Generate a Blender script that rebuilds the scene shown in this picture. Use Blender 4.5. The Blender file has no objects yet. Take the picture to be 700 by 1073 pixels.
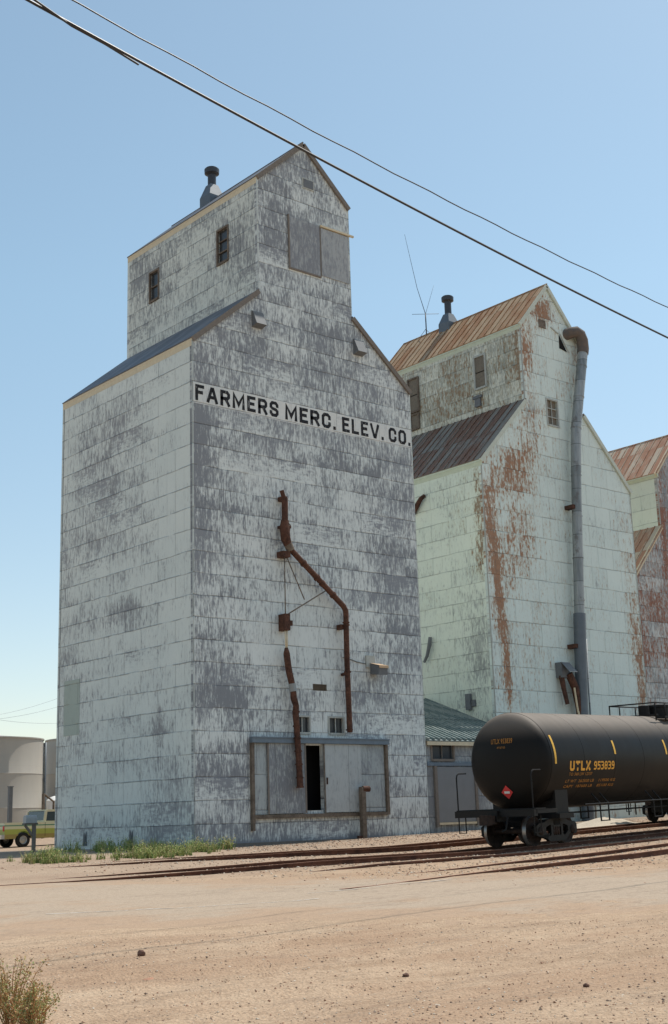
import bpy, math, random
import mathutils
from mathutils import Vector, Matrix, noise as mnoise
from mathutils.geometry import tessellate_polygon
random.seed(7)
PI=math.pi; rad=math.radians
scene=bpy.context.scene
C=bpy.data.collections.new('elevator_row'); scene.collection.children.link(C)

# ---------------------------------------------------------------- node helper
class S:
    """a value in a node tree, with arithmetic"""
    def __init__(s,g,o): s.g=g; s.o=o
    def _m(s,op,*a,clamp=False):
        n=s.g.t.nodes.new('ShaderNodeMath'); n.operation=op; n.use_clamp=clamp
        for i,v in enumerate((s,)+a):
            if isinstance(v,S): s.g.t.links.new(v.o,n.inputs[i])
            else: n.inputs[i].default_value=v
        return S(s.g,n.outputs[0])
    def __add__(s,b): return s._m('ADD',b)
    __radd__=__add__
    def __sub__(s,b): return s._m('SUBTRACT',b)
    def __rsub__(s,b): return s._m('MULTIPLY',-1.0)+b
    def __mul__(s,b): return s._m('MULTIPLY',b)
    __rmul__=__mul__
    def __truediv__(s,b): return s._m('DIVIDE',b)
    def __neg__(s): return s*-1.0
    def floor(s): return s._m('FLOOR')
    def fract(s): return s._m('FRACT')
    def abs(s): return s._m('ABSOLUTE')
    def sin(s): return s._m('SINE')
    def exp(s): return s._m('EXPONENT')
    def clamp(s): return s._m('ADD',0.0,clamp=True)
    def max(s,b): return s._m('MAXIMUM',b)
    def min(s,b): return s._m('MINIMUM',b)
    def step(s,a,b):
        n=s.g.t.nodes.new('ShaderNodeMapRange'); n.interpolation_type='SMOOTHSTEP'
        s.g.t.links.new(s.o,n.inputs['Value']); n.inputs['From Min'].default_value=a; n.inputs['From Max'].default_value=b
        return S(s.g,n.outputs['Result'])
class G:
    def __init__(s,name,rough=.7,metal=0.,spec=.3):
        s.m=bpy.data.materials.new(name); s.m.use_nodes=True; s.t=s.m.node_tree
        s.b=s.t.nodes['Principled BSDF']; s.b.inputs['Roughness'].default_value=rough
        s.b.inputs['Metallic'].default_value=metal; s.b.inputs['Specular IOR Level'].default_value=spec
    def coord(s,kind='Object'):
        n=s.t.nodes.new('ShaderNodeTexCoord'); return n.outputs[kind]
    def sep(s,o):
        n=s.t.nodes.new('ShaderNodeSeparateXYZ'); s.t.links.new(o,n.inputs[0]); return [S(s,n.outputs[i]) for i in range(3)]
    def vec(s,x,y,z=0.):
        n=s.t.nodes.new('ShaderNodeCombineXYZ')
        for i,v in enumerate((x,y,z)):
            if isinstance(v,S): s.t.links.new(v.o,n.inputs[i])
            else: n.inputs[i].default_value=v
        return n.outputs[0]
    def noise(s,v,scale=1.,detail=4.,rough=.55,dist=0.):
        n=s.t.nodes.new('ShaderNodeTexNoise'); s.t.links.new(v,n.inputs['Vector'])
        n.inputs['Scale'].default_value=scale; n.inputs['Detail'].default_value=detail; n.inputs['Roughness'].default_value=rough; n.inputs['Distortion'].default_value=dist
        return S(s,n.outputs[0])
    def white(s,v):
        n=s.t.nodes.new('ShaderNodeTexWhiteNoise'); s.t.links.new(v,n.inputs['Vector']); return S(s,n.outputs['Value'])
    def voro(s,v,scale=1.,feature='F1'):
        n=s.t.nodes.new('ShaderNodeTexVoronoi'); n.feature=feature; s.t.links.new(v,n.inputs['Vector']); n.inputs['Scale'].default_value=scale
        return S(s,n.outputs['Distance'])
    def col(s,c):
        n=s.t.nodes.new('ShaderNodeRGB'); n.outputs[0].default_value=(c[0],c[1],c[2],1); return n.outputs[0]
    def mix(s,f,a,b):
        n=s.t.nodes.new('ShaderNodeMix'); n.data_type='RGBA'; n.clamp_factor=True
        if isinstance(f,S): s.t.links.new(f.o,n.inputs[0])
        else: n.inputs[0].default_value=f
        for i,v in ((6,a),(7,b)):
            if isinstance(v,(tuple,list)): n.inputs[i].default_value=(v[0],v[1],v[2],1)
            else: s.t.links.new(v,n.inputs[i])
        return n.outputs[2]
    def base(s,o):
        if isinstance(o,(tuple,list)): s.b.inputs['Base Color'].default_value=(o[0],o[1],o[2],1)
        else: s.t.links.new(o,s.b.inputs['Base Color'])
    def rough(s,v): s.t.links.new(v.o,s.b.inputs['Roughness'])
    def bump(s,h,strength=.5,dist=.02):
        n=s.t.nodes.new('ShaderNodeBump'); n.inputs['Strength'].default_value=strength; n.inputs['Distance'].default_value=dist
        s.t.links.new(h.o,n.inputs['Height']); s.t.links.new(n.outputs[0],s.b.inputs['Normal'])

def siding(name,light,dark,thr=.0,blobs=(),rust=None,rblobs=(),rthr=.0,row=.84,sheet=2.44,seed=0.,fine=1.,seam=.42,panel=.6,light2=None):
    """weathered painted pressed-steel sheets; UV is in metres (u along the wall, v up)"""
    g=G(name,rough=.62,spec=.25)
    u,v,_=g.sep(g.coord('UV'))
    wob=g.noise(g.vec(u*.9+seed,v*.9,seed),1.,2.)-.5
    uw=u+wob*.05; vw=v+wob*.06
    r=(vw/row).floor(); tr=(vw/row).fract()
    ro=g.white(g.vec(r,seed,3.))
    su=uw/sheet+ro*.0+(r*.5).fract()
    sc=su.floor(); ts=su.fract()
    rnd=g.white(g.vec(sc,r,seed))
    rnd2=g.white(g.vec(sc,r,seed+9.))
    # vertical brush-like wear, curls, large patches
    n1=g.noise(g.vec(u*7.+rnd*31.,v*1.15+rnd*17.,seed),1.,6.,.68,.35)
    n1b=g.noise(g.vec(u*3.+rnd2*31.,v*9.+rnd*17.,seed+4),1.,4.,.6,.6)
    n2=g.noise(g.vec(u*.55+seed,v*.42,seed+1.),1.,3.,.6)
    n3=g.noise(g.vec(u*3.1,v*2.7,seed+2.),1.,6.,.65,1.2)
    n4=g.noise(g.vec(u*20.,v*3.2,seed+5.),1.,3.,.65)
    hor=(rnd2.step(.86,.94)*.8)
    stroke=n1+(n1b-n1)*hor
    ctl=None
    for (a,b,c,d,e) in blobs:
        x=(uw+ (n2-.5)*1.2*min(1,c)-a)/c; y=(vw+(n3-.5)*.8*min(1,d)-b)/d
        t=(-(x*x+y*y)).exp()*e
        ctl=t if ctl is None else ctl+t
    val=(stroke-.5)*1.35*fine+(n2-.5)*.6+(n3-.5)*.75+(n4-.5)*1.3+(rnd-.5)*.13+((tr-.5)*(rnd2-.5))*.55-thr
    if ctl is not None: val=val+ctl
    mask=val.step(-.19,.23)
    soft=val.step(-.45,.25)
    lt=g.mix((n2*.8+(rnd-.5)*.3),light,light2 or (light[0]*.82,light[1]*.86,light[2]*.88))
    lt=g.mix(soft*.35,lt,dark)
    dk=g.mix(n4*.6+(rnd2-.5)*.5+.1,dark,(dark[0]*1.5,dark[1]*1.5,dark[2]*1.5))
    c=g.mix(mask*.9,lt,dk)
    if rust:
        rc=None
        for (a,b,cc,d,e) in rblobs:
            x=(uw+(n2-.5)*.8*min(1,cc)-a)/cc; y=(vw-b)/d; t=(-(x*x+y*y)).exp()*(e*.85)
            rc=t if rc is None else rc+t
        rn=g.noise(g.vec(u*5.5+rnd2*13.,v*1.1+rnd*7.,seed+7.),1.,6.,.68,.4)
        rf=g.noise(g.vec(u*9.,v*5.,seed+8.),1.,4.,.6)
        rv=(rn-.5)*2.3+(rf-.5)*1.5+(n2-.5)*.5+(n4-.5)*.8+(rnd-.5)*.3-rthr
        if rc is not None: rv=rv+rc
        rm=rv.step(-.06,.27); halo=rv.step(-.45,.15)
        c=g.mix(halo*.34,c,(rust[0]*1.35,rust[1]*1.9,rust[2]*2.0))
        rcol=g.mix((rf-.5)*1.6+.5,(rust[0]*.5,rust[1]*.48,rust[2]*.55),(rust[0]*1.35,rust[1]*1.3,rust[2]*1.2))
        c=g.mix(rm*.82,c,rcol)
    # laps between sheets
    hs=(((tr-.5).abs())._m('SUBTRACT',.5)*-row)              # metres from the lap
    vs=(((ts-.5).abs())._m('SUBTRACT',.5)*-sheet)
    pu=(uw/panel).fract(); ps=(((pu-.5).abs())._m('SUBTRACT',.5)*-panel)
    brk=g.noise(g.vec(u*.8,r*3.1,seed),1.,2.)
    hl=(1.-hs.step(.008,.028))*brk.step(.38,.52)
    vl=(1.-vs.step(.006,.02))
    pl=(1.-ps.step(.005,.02))*g.noise(g.vec(u*.4,v*.5,seed+3.)).step(.5,.62)
    lines=(hl*seam).max(vl*seam*.55).max(pl*seam*.35)
    c=g.mix(lines,c,(.045,.048,.05))
    g.base(c)
    g.bump((1.-hl)*.5+(1.-vl)*.4+(1.-pl)*.25+n2*.7+mask*.08+n3*.15-tr*.55+rnd*.3+g.noise(g.vec(u*1.7,v*.9,seed+11.),1.,2.)*.5,.8,.045)
    g.b.inputs['Roughness'].default_value=.6
    return g.m

def rusty(name,a,b,scale=6.,rough=.75,bump=.3):
    g=G(name,rough=rough,spec=.2); o=g.coord('Object')
    n=g.noise(o,scale,6.,.65); n2=g.noise(o,scale*.25,3.)
    g.base(g.mix((n-.5)*1.6+(n2-.5)*1.4+.5,a,b)); g.bump(n,bump,.01); return g.m
def plain(name,c,rough=.6,metal=0.,spec=.3,var=.25,scale=3.,bump=.0):
    g=G(name,rough=rough,metal=metal,spec=spec); o=g.coord('Object')
    n=g.noise(o,scale,5.,.62)
    g.base(g.mix(n,tuple(x*(1-var) for x in c),tuple(min(1,x*(1+var)) for x in c)))
    if bump: g.bump(n,bump,.01)
    return g.m
def metal_roof(name,a,b,dark,pitch=.6,amt=.5,seed=0.):
    """UV: u along the eave, v down the slope"""
    g=G(name,rough=.6,spec=.3); u,v,_=g.sep(g.coord('UV'))
    k=(u/pitch).floor(); rnd=g.white(g.vec(k,seed,(v/2.6).floor()))
    n=g.noise(g.vec(u*6.,v*.9,seed),1.,5.,.65); n2=g.noise(g.vec(u*.6,v*.6,seed+3),1.,3.)
    f=(n-.5)*1.7+(n2-.5)*1.3+(rnd-.5)*.9+amt
    c=g.mix(f.step(.2,.8),a,b)
    c=g.mix(g.noise(g.vec(u*9.,v*3.,seed+6),1.,4.).step(.6,.75)*.6,c,dark)
    e=((v/2.6).fract()-.5).abs()
    c=g.mix(e.step(.490,.497)*.7,c,dark)
    g.base(c); g.bump(n,.2,.01); return g.m

# ---------------------------------------------------------------- mesh helper
class MB:
    def __init__(s): s.v=[]; s.f=[]; s.uv=[]; s.sm=[]
    def face(s,pts,uvs=None,smooth=False):
        b=len(s.v); s.v+= [tuple(p) for p in pts]; s.f.append(tuple(range(b,b+len(pts))))
        s.uv.append(uvs or [(p[0]+p[1],p[2]) for p in pts]); s.sm.append(smooth)
    def box(s,a,b,M=None):
        x0,y0,z0=a; x1,y1,z1=b
        if x0>x1:x0,x1=x1,x0
        if y0>y1:y0,y1=y1,y0
        if z0>z1:z0,z1=z1,z0
        P=[Vector(p) for p in((x0,y0,z0),(x1,y0,z0),(x1,y1,z0),(x0,y1,z0),(x0,y0,z1),(x1,y0,z1),(x1,y1,z1),(x0,y1,z1))]
        if M is not None: P=[M@p for p in P]
        for q in((0,1,5,4),(1,2,6,5),(2,3,7,6),(3,0,4,7),(4,5,6,7),(3,2,1,0)): s.face([P[i] for i in q])
        return s
    def beam(s,p,q,w,h,up=(0,0,1)):
        p=Vector(p);q=Vector(q);d=(q-p);L=d.length;d.normalize();u=Vector(up)
        if abs(d.dot(u))>.97:u=Vector((0,1,0))
        r=d.cross(u).normalized();u=r.cross(d)
        M=Matrix(((d.x,r.x,u.x,p.x),(d.y,r.y,u.y,p.y),(d.z,r.z,u.z,p.z),(0,0,0,1)))
        return s.box((0,-w/2,-h/2),(L,w/2,h/2),M)
    def tube(s,pts,r,n=10,cap=True,M=None):
        pts=[Vector(p) for p in pts]; rs=r if isinstance(r,(list,tuple)) else [r]*len(pts)
        rings=[]; prev=None
        for i,p in enumerate(pts):
            d=(pts[min(i+1,len(pts)-1)]-pts[max(i-1,0)]).normalized()
            if prev is None:
                a=Vector((0,0,1)) if abs(d.z)<.9 else Vector((1,0,0))
                x=d.cross(a).normalized()
            else: x=(prev-d*prev.dot(d)).normalized()
            prev=x; y=d.cross(x)
            ring=[p+(x*math.cos(2*PI*k/n)+y*math.sin(2*PI*k/n))*rs[i] for k in range(n)]
            if M is not None: ring=[M@q for q in ring]
            rings.append(ring)
        for i in range(len(rings)-1):
            for k in range(n):
                k2=(k+1)%n; s.face([rings[i][k],rings[i][k2],rings[i+1][k2],rings[i+1][k]],None,True)
        if cap: s.face(rings[0][::-1]); s.face(rings[-1])
        return s
    def lathe(s,prof,n=32,M=None,smooth=True):
        """prof: (axial,radius) about local x axis"""
        R=[]
        for a,r in prof:
            ring=[Vector((a,r*math.cos(2*PI*k/n),r*math.sin(2*PI*k/n))) for k in range(n)]
            if M is not None: ring=[M@q for q in ring]
            R.append(ring)
        for i in range(len(R)-1):
            for k in range(n):
                k2=(k+1)%n; s.face([R[i][k],R[i][k2],R[i+1][k2],R[i+1][k]],[(prof[i][0],k/n),(prof[i][0],(k+1)/n),(prof[i+1][0],(k+1)/n),(prof[i+1][0],k/n)],smooth)
        return s
    def poly(s,outer,holes,y,depth,axis='y',flip=False,rim=True,uvoff=(0,0)):
        """flat wall with holes in plane axis=y, thickness depth (signed, going inwards)"""
        def P(a,b,d):
            return (a,d,b) if axis=='y' else (d,a,b)
        loops=[outer]+list(holes)
        flat=[p for l in loops for p in l]
        tris=tessellate_polygon([[Vector((p[0],p[1],0)) for p in l] for l in loops])
        for t in tris:
            q=[flat[i] for i in t]
            s.face([P(a,b,y) for a,b in q],[(a+uvoff[0],b+uvoff[1]) for a,b in q])
            s.face([P(a,b,y+depth) for a,b in q][::-1],[(a,b) for a,b in q][::-1])
        for l in loops if rim else loops[1:]:
            for i in range(len(l)):
                a=l[i]; b=l[(i+1)%len(l)]
                s.face([P(a[0],a[1],y),P(b[0],b[1],y),P(b[0],b[1],y+depth),P(a[0],a[1],y+depth)],[(a[0],a[1]),(b[0],b[1]),(b[0],b[1]),(a[0],a[1])])
        return s
    def build(s,name,mat,parent=None,merge=True,loc=None,recalc=True):
        me=bpy.data.meshes.new(name); me.from_pydata(s.v,[],s.f)
        ul=me.uv_layers.new(name='UVMap'); k=0
        data=[c for f in s.uv for q in f for c in q[:2]]
        ul.data.foreach_set('uv',data)
        me.polygons.foreach_set('use_smooth',s.sm)
        if merge:
            import bmesh
            bm=bmesh.new(); bm.from_mesh(me); bmesh.ops.remove_doubles(bm,verts=bm.verts,dist=1e-5)
            if recalc: bmesh.ops.recalc_face_normals(bm,faces=bm.faces)
            for e in bm.edges:
                if len(e.link_faces)==2 and e.calc_face_angle(0)>rad(38): e.smooth=False
            bm.to_mesh(me); bm.free()
        me.materials.append(mat)
        o=bpy.data.objects.new(name,me); C.objects.link(o)
        if parent: o.parent=parent
        if loc: o.location=loc
        return o
def tag(o,label=None,cat=None,group=None,kind=None):
    if label:o['label']=label
    if cat:o['category']=cat
    if group:o['group']=group
    if kind:o['kind']=kind
    return o
def thing(name,label,cat,loc=(0,0,0),rot=(0,0,0),group=None):
    o=bpy.data.objects.new(name,None); C.objects.link(o); o.location=loc; o.rotation_euler=rot; o.empty_display_size=.3
    return tag(o,label,cat,group)
def copy_tree(o,parent=None):
    c=o.copy(); C.objects.link(c); c.parent=parent
    for ch in list(o.children): copy_tree(ch,c)
    return c
def rect(a,b,c,d): return [(a,c),(b,c),(b,d),(a,d)]

def interp(x,xs,ys):
    if x<=xs[0]:return ys[0]
    for i in range(1,len(xs)):
        if x<=xs[i]: return ys[i-1]+(ys[i]-ys[i-1])*(x-xs[i-1])/(xs[i]-xs[i-1])
    return ys[-1]
def smooth(a,b,t):
    t=min(1,max(0,(t-a)/(b-a))); return t*t*(3-2*t)
def terr(x,y):
    z=interp(y,[-60,-42,-30,-16,-12,-2,200],[-.9,-.85,-.78,-.36,-.28,0,0])
    return z+.02*min(40,max(0,x-2))*smooth(-30,-14,y)

# ---------------------------------------------------------------- materials
LT=(.75,.79,.76); DK=(.18,.19,.208)
m_front=siding('weathered white sheet front',LT,DK,thr=.05,seed=1.,fine=1.05,blobs=[
    (1.,19.5,4.,1.4,.08),(9.5,19.,3.5,1.1,.08),(5.8,21.5,2.4,1.2,.03),(4.,28.2,1.6,1.2,.15),(4.2,26.,.7,2.5,.18),
    (.2,14.,.7,4.,.35),(10.6,13.,1.6,3.5,.14),(5.,8.,2.6,3.,-.30),(5.5,13.6,3.5,1.6,-.10),(2.,12.,1.5,2.,.05),
    (1.2,5.6,1.9,.8,.30),(5.3,5.5,1.,.5,.22),(1.6,2.9,1.3,1.1,.25),(1.5,.6,2.,.5,.2),(10.6,.9,1.5,.6,-.1),
    (10.6,3.8,1.5,1.8,-.08),(9.6,9.4,2.,1.6,.10),(9.,16.,3.,.8,.10),(3.,16.2,3.,.5,.12),(6.,.05,9.,.16,.5),(8.,20.8,2.2,1.,.12),(6.,24.5,1.2,1.2,-.05)])
m_side=siding('weathered white sheet side',(.74,.79,.75),(.215,.22,.235),thr=.24,seed=4.,fine=.95,seam=.45,blobs=[
    (6.8,16.,2.2,2.4,.24),(4.4,17.2,1.8,1.3,.18),(5.,12.8,2.6,1.2,.20),(8.6,12.5,1.6,1.3,.22),(1.2,15.,1.5,4.,-.25),(1.2,9.,1.4,4.,-.12),
    (4.,9.2,3.,.5,.18),(6.8,9.,2.,.8,.1),(9.7,9.,.6,3.5,.15),(9.4,5.5,.8,1.3,.15),(2.4,4.6,.45,1.2,.3),(1.8,1.0,1.5,1.3,.38),(6.,.6,4.,.6,.12),(1.4,2.6,1.3,.8,.15)])
m_cup=siding('weathered white cupola sheet',(.73,.77,.71),(.19,.20,.21),thr=.08,seed=9.,blobs=[(8.8,26.,1.5,1.6,.22),(6.,26.,1.,1.6,.1),(.8,24.,1.6,1.5,.15),(4.6,24.,1.4,2.,-.15)])
RU=(.30,.12,.038)
m2_front=siding('pale green rust stained front',(.73,.82,.77),(.27,.29,.29),thr=.40,panel=.61,sheet=1.22,seed=12.,seam=.30,row=1.1,rust=RU,rthr=.40,rblobs=[
    (.35,14.6,.5,2.6,.80),(.75,11.4,.42,2.8,.95),(1.0,7.6,.28,2.4,.75),(1.7,14.,.5,2.5,.40),(2.9,15.,1.1,3.2,.42),(.8,16.6,.8,.9,.35),(3.9,24.5,.5,2.4,.75),(4.4,20.5,1.1,1.5,.45),(5.4,26.6,1.3,1.,.7),(2.2,17.6,1.,1.,.35),(3.2,18.8,1.2,1.2,.35),
    (11.,13.,.6,2.5,.40),(11.3,8.6,.5,2.4,.75),(11.2,4.5,.4,2.,.6),(7.6,23.2,.5,.6,.45),(8.,24.6,.4,1.,.3),(8.,15.5,2.5,5.,-.35),(7.,5.,4.,3.,-.2)],
    blobs=[(.8,8.,1.,3.,.28),(4.,21.5,.6,2.2,.35),(5.4,26.8,1.4,1.,.2)])
m2_side=siding('pale green rust stained side',(.78,.84,.73),(.26,.28,.27),thr=.34,seed=15.,seam=.3,rust=(.24,.14,.07),rthr=.70,rblobs=[
    (.25,15.,.35,3.,.9),(1.2,15.5,1.4,2.,.45),(3.,12.,1.5,2.5,.2),(.6,13.,.6,1.4,.4),(2.,5.5,.4,.8,.3)],blobs=[(.8,8.5,1.2,3.5,.34),(1.8,6.,1.2,1.,.15)])
m2_cup=siding('pale green rust stained cupola',(.76,.77,.67),(.27,.28,.25),thr=.06,seed=18.,seam=.25,rust=(.27,.175,.10),rthr=.16,rblobs=[(.2,24.,.3,2.5,.5),(5.,23.,3.,2.,.1)],blobs=[(4.,23.,4.,2.,.12)])
m3_front=siding('grey rust stained front',(.64,.66,.64),(.20,.215,.225),thr=.02,seed=21.,seam=.35,rust=(.26,.09,.04),rthr=.20,rblobs=[(.4,10.,.4,2.5,.35),(1.8,12.,1.2,1.2,.3),(3.2,9.8,.8,1.,.6),(3.3,16.5,.3,3.,.6),(1.2,9.3,1.,1.,.3)],blobs=[(3.8,18.,.8,3.,.3)])
m3_side=siding('pale green plain sheet',(.76,.82,.72),(.28,.30,.28),thr=.5,seed=24.,seam=.3,rust=(.25,.15,.08),rthr=.95)
m_shed=siding('grey shed sheet',(.46,.49,.48),(.18,.19,.20),thr=-.05,seed=27.,blobs=[(13.,1.8,1.2,1.2,.3)])
m_roofdk=metal_roof('dark weathered roof sheet',(.11,.12,.14),(.17,.18,.20),(.06,.06,.06),seed=1.)
m_roofrust=metal_roof('rusted roof sheet',(.43,.30,.18),(.33,.165,.075),(.13,.075,.05),pitch=.5,amt=.5,seed=5.)
m_roofrust_shade=metal_roof('shade darkened rusted roof sheet',(.24,.22,.19),(.19,.105,.07),(.09,.05,.04),pitch=.5,amt=.55,seed=8.)  # low-roof copy of the rusted sheet, the cupola's shadow put into its colour
m_rooflt=metal_roof('patchy rusted roof sheet',(.52,.44,.34),(.40,.21,.13),(.2,.12,.08),pitch=.5,amt=.4,seed=11.)
m_roofgr=metal_roof('green grey ribbed roof sheet',(.16,.21,.21),(.28,.32,.31),(.08,.10,.10),pitch=.5,amt=.4,seed=14.)
m_cream=plain('cream painted fascia',(.66,.57,.40),.6,var=.22,scale=5.)
m_palewood=plain('pale weathered trim',(.42,.44,.41),.7,var=.25,scale=7.)
m_greywood=plain('grey weathered wood',(.20,.175,.15),.8,var=.35,scale=8.,bump=.3)
m_brownwood=rusty('brown weathered frame',(.09,.07,.055),(.22,.18,.14),7.)
m_rust=rusty('rusted iron pipe',(.035,.018,.014),(.15,.07,.045),9.)
m_rustd=rusty('dark rusted iron',(.035,.02,.016),(.13,.06,.04),6.)
def streaked(name,a,b,dark,rough=.5,metal=.3):
    g=G(name,rough=rough,metal=metal,spec=.4); X,Y,Z=g.sep(g.coord('Object'))
    n=g.noise(g.vec(X*7.,Y*7.,Z*.7),1.,5.,.65); n2=g.noise(g.vec(X*2.,Y*2.,Z*1.6),1.,4.,.6); k=g.white(g.vec((Z/1.22).floor(),3.,1.))
    c=g.mix((n-.5)*2.+(k-.5)*.9+.5,a,b); c=g.mix(n2.step(.55,.68)*.6,c,dark); c=g.mix(((Z/1.22).fract()-.5).abs().step(.485,.495)*.8,c,(.04,.04,.045))
    g.base(c); g.bump(n+n2,.15,.01); return g.m
m_galv=streaked('galvanised duct',(.19,.21,.215),(.38,.40,.40),(.12,.10,.09))
m_galvd=plain('dull grey duct',(.13,.15,.17),.5,.3,.4,.25,2.)
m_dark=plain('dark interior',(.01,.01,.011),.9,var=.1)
m_glass=plain('dusty dark glass',(.045,.05,.055),.25,0,.5,.5,4.)
m_boardup=plain('boarded window',(.19,.165,.13),.8,var=.4,scale=9.)
m_ventmetal=plain('blackened vent metal',(.06,.065,.075),.5,.3,.4,.4,6.)
m_whiteband=siding('white sign band',(.78,.78,.74),(.33,.34,.36),thr=.42,seed=31.,seam=.35)
g=G('worn black sign paint',.65,spec=.2); o=g.coord('Object'); X,Y,Z=g.sep(o); q_=g.noise(g.vec(X*9.,Y,Z*3.),1.,5.,.7); g.base(g.mix(q_.step(.56,.68)*.75,(.020,.020,.022),(.36,.37,.37))); m_black=g.m
m_boxv=plain('dark grey sheet box',(.15,.16,.17),.6,var=.3,scale=5.)
g=G('black tank paint',.5,spec=.16); oc=g.coord('Object'); ox,oy,oz=g.sep(oc)
n=g.noise(oc,.9,5.,.6); n2=g.noise(g.vec(ox*3.,oy*.4,oz*.4),1.,5.,.6); n3=g.noise(oc,14.,4.)
c=g.mix(n*.7+(n2-.5)*1.2,(.007,.0065,.006),(.014,.0125,.011))
c=g.mix(oz.step(3.15,4.05)*(n2*.4+.6)*.9,c,(.27,.225,.185))     # dust lying on top
g.base(c); g.rough(n*.25+.36+oz.step(3.1,4.)*.15); g.bump(n3*.3+n,.12,.01); m_tank=g.m
m_iron=plain('black running gear iron',(.009,.0085,.008),.6,.2,.35,.5,9.,.2)
m_wheel=rusty('dark wheel steel',(.015,.012,.011),(.055,.036,.028),9.)
m_tread=plain('polished wheel tread',(.32,.31,.30),.35,.8,.5,.2)
m_yellow=plain('yellow reflective tape',(.72,.42,.06),.5,var=.2,scale=14.)
m_ylet=plain('yellow stencil paint',(.72,.36,.05),.6,var=.25,scale=18.)
m_orlet=plain('faded orange stencil paint',(.36,.16,.03),.6,var=.45,scale=18.)
m_red=plain('red placard',(.62,.05,.05),.5,var=.15)
m_white=plain('white painted steel',(.72,.72,.70),.5,var=.1)
m_rail=rusty('rusty rail steel',(.045,.02,.014),(.15,.065,.04),4.)
m_railtop=plain('worn rail head',(.42,.22,.14),.5,.2,.4,.3,3.)
m_tie=plain('weathered timber tie',(.10,.085,.07),.9,var=.4,scale=6.,bump=.4)

# ---------------------------------------------------------------- ground
def cuts(lo,hi,fine0,fine1,step):
    a=[];x=fine0
    while x<=fine1: a.append(x); x+=step
    d=step*1.5;x=fine0-d
    while x>lo: a.append(x); d*=1.35; x-=d
    a.append(lo)
    d=step*1.5;x=fine1+d
    while x<hi: a.append(x); d*=1.35; x+=d
    a.append(hi); return sorted(a)
def nz(x,y):
    n=.035*mnoise.noise(Vector((x*.35,y*.35,0)))+.014*mnoise.noise(Vector((x*1.3,y*1.3,5)))+.006*mnoise.noise(Vector((x*4.,y*4.,9)))
    return n
def ruts(x,y):
    if y>-20: return 0
    # shallow vehicle ruts in the loose gravel nearest the camera
    s=0
    for (a,b,k) in ((-.42,-29.4,.035),(-.42,-31.1,.035),(.10,-26.0,.028),(.10,-27.7,.028)):
        d=(y-(b+a*(x+15)))/math.hypot(1,a); s-=k*math.exp(-(d/.16)**2)-k*.6*math.exp(-((abs(d)-.3)/.12)**2)
    return s*smooth(-20,-24,y)
def gz(x,y): return terr(x,y)+nz(x,y)*(.35+.65*smooth(-10,-24,y))+ruts(x,y)+.03*smooth(-20.5,-18,y)*smooth(-5.2,-6.6,y)*smooth(-10,-4,x)
xs=cuts(-3000,3000,-30,34,.33); ys=cuts(-600,4000,-37,8,.33)
mb=MB(); nx=len(xs); V=[(x,y,gz(x,y)) for y in ys for x in xs]
F=[(j*nx+i,j*nx+i+1,(j+1)*nx+i+1,(j+1)*nx+i) for j in range(len(ys)-1) for i in range(nx-1)]
me=bpy.data.meshes.new('ground'); me.from_pydata(V,[],F); me.polygons.foreach_set('use_smooth',[True]*len(F))
g=G('tan gravel and dirt',.95,spec=.1); o=g.coord('Object'); X,Y,Z=g.sep(o)
a=g.noise(o,38.,5.,.7); b=g.noise(o,2.2,5.,.6); c_=g.noise(o,.28,3.,.6); vo=g.voro(o,28.); vo2=g.voro(o,11.)
c=g.mix((b-.5)*1.2+(c_-.5)*1.5+.5,(.37,.24,.16),(.50,.35,.24))
c=g.mix((a-.5)*2.2+.5,c,g.mix(.5,c,(.60,.48,.33)))
c=g.mix(a.step(.30,.18)*.7,c,(.16,.105,.07)) if False else c
c=g.mix((1.-vo.step(.10,.22))*g.noise(o,5.).step(.5,.62)*.55,c,(.21,.145,.10))
c=g.mix((1.-vo2.step(.06,.12))*.6,c,(.60,.50,.40)); fg=g.noise(o,13.,5.,.75); c=g.mix((fg-.47)*2.6,c,(.20,.125,.08)); lg=g.noise(g.vec(X*.22,Y*.5,5.),1.,5.,.6); c=g.mix(lg.step(.45,.62)*.4,c,(.33,.20,.125))
mo=g.noise(g.vec(X*.55,Y*1.3,3.),1.,5.,.65); c=g.mix(mo.step(.5,.72)*.45,c,(.27,.175,.11)); c=g.mix(mo.step(.45,.25)*.35,c,(.56,.44,.31))
# darker, browner ballast strip near the rails and earth by the wall
bal=(Y+15.5+(b-.5)*3.).step(0.,3.)
c=g.mix(bal*.45,c,g.mix(a,(.22,.15,.105),(.50,.41,.33)))
c=g.mix((Y+2.2+(b-.5)*1.6).step(0.,1.4)*(1.-(Y-10.).step(0,4.))*.55,c,(.24,.20,.16))
wx=(g.noise(g.vec(X*.12,Y*.9,2.),1.,5.,.6)-.5).abs()
c=g.mix((1.-wx.step(.0,.02))*.25,c,(.22,.17,.13))
g.base(c); g.bump(a*.6+(1.-vo)*.8+(1.-vo2)*.5+b*.8,.8,.03)
me.materials.append(g.m); go=bpy.data.objects.new('ground',me); C.objects.link(go); tag(go,kind='structure')
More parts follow.
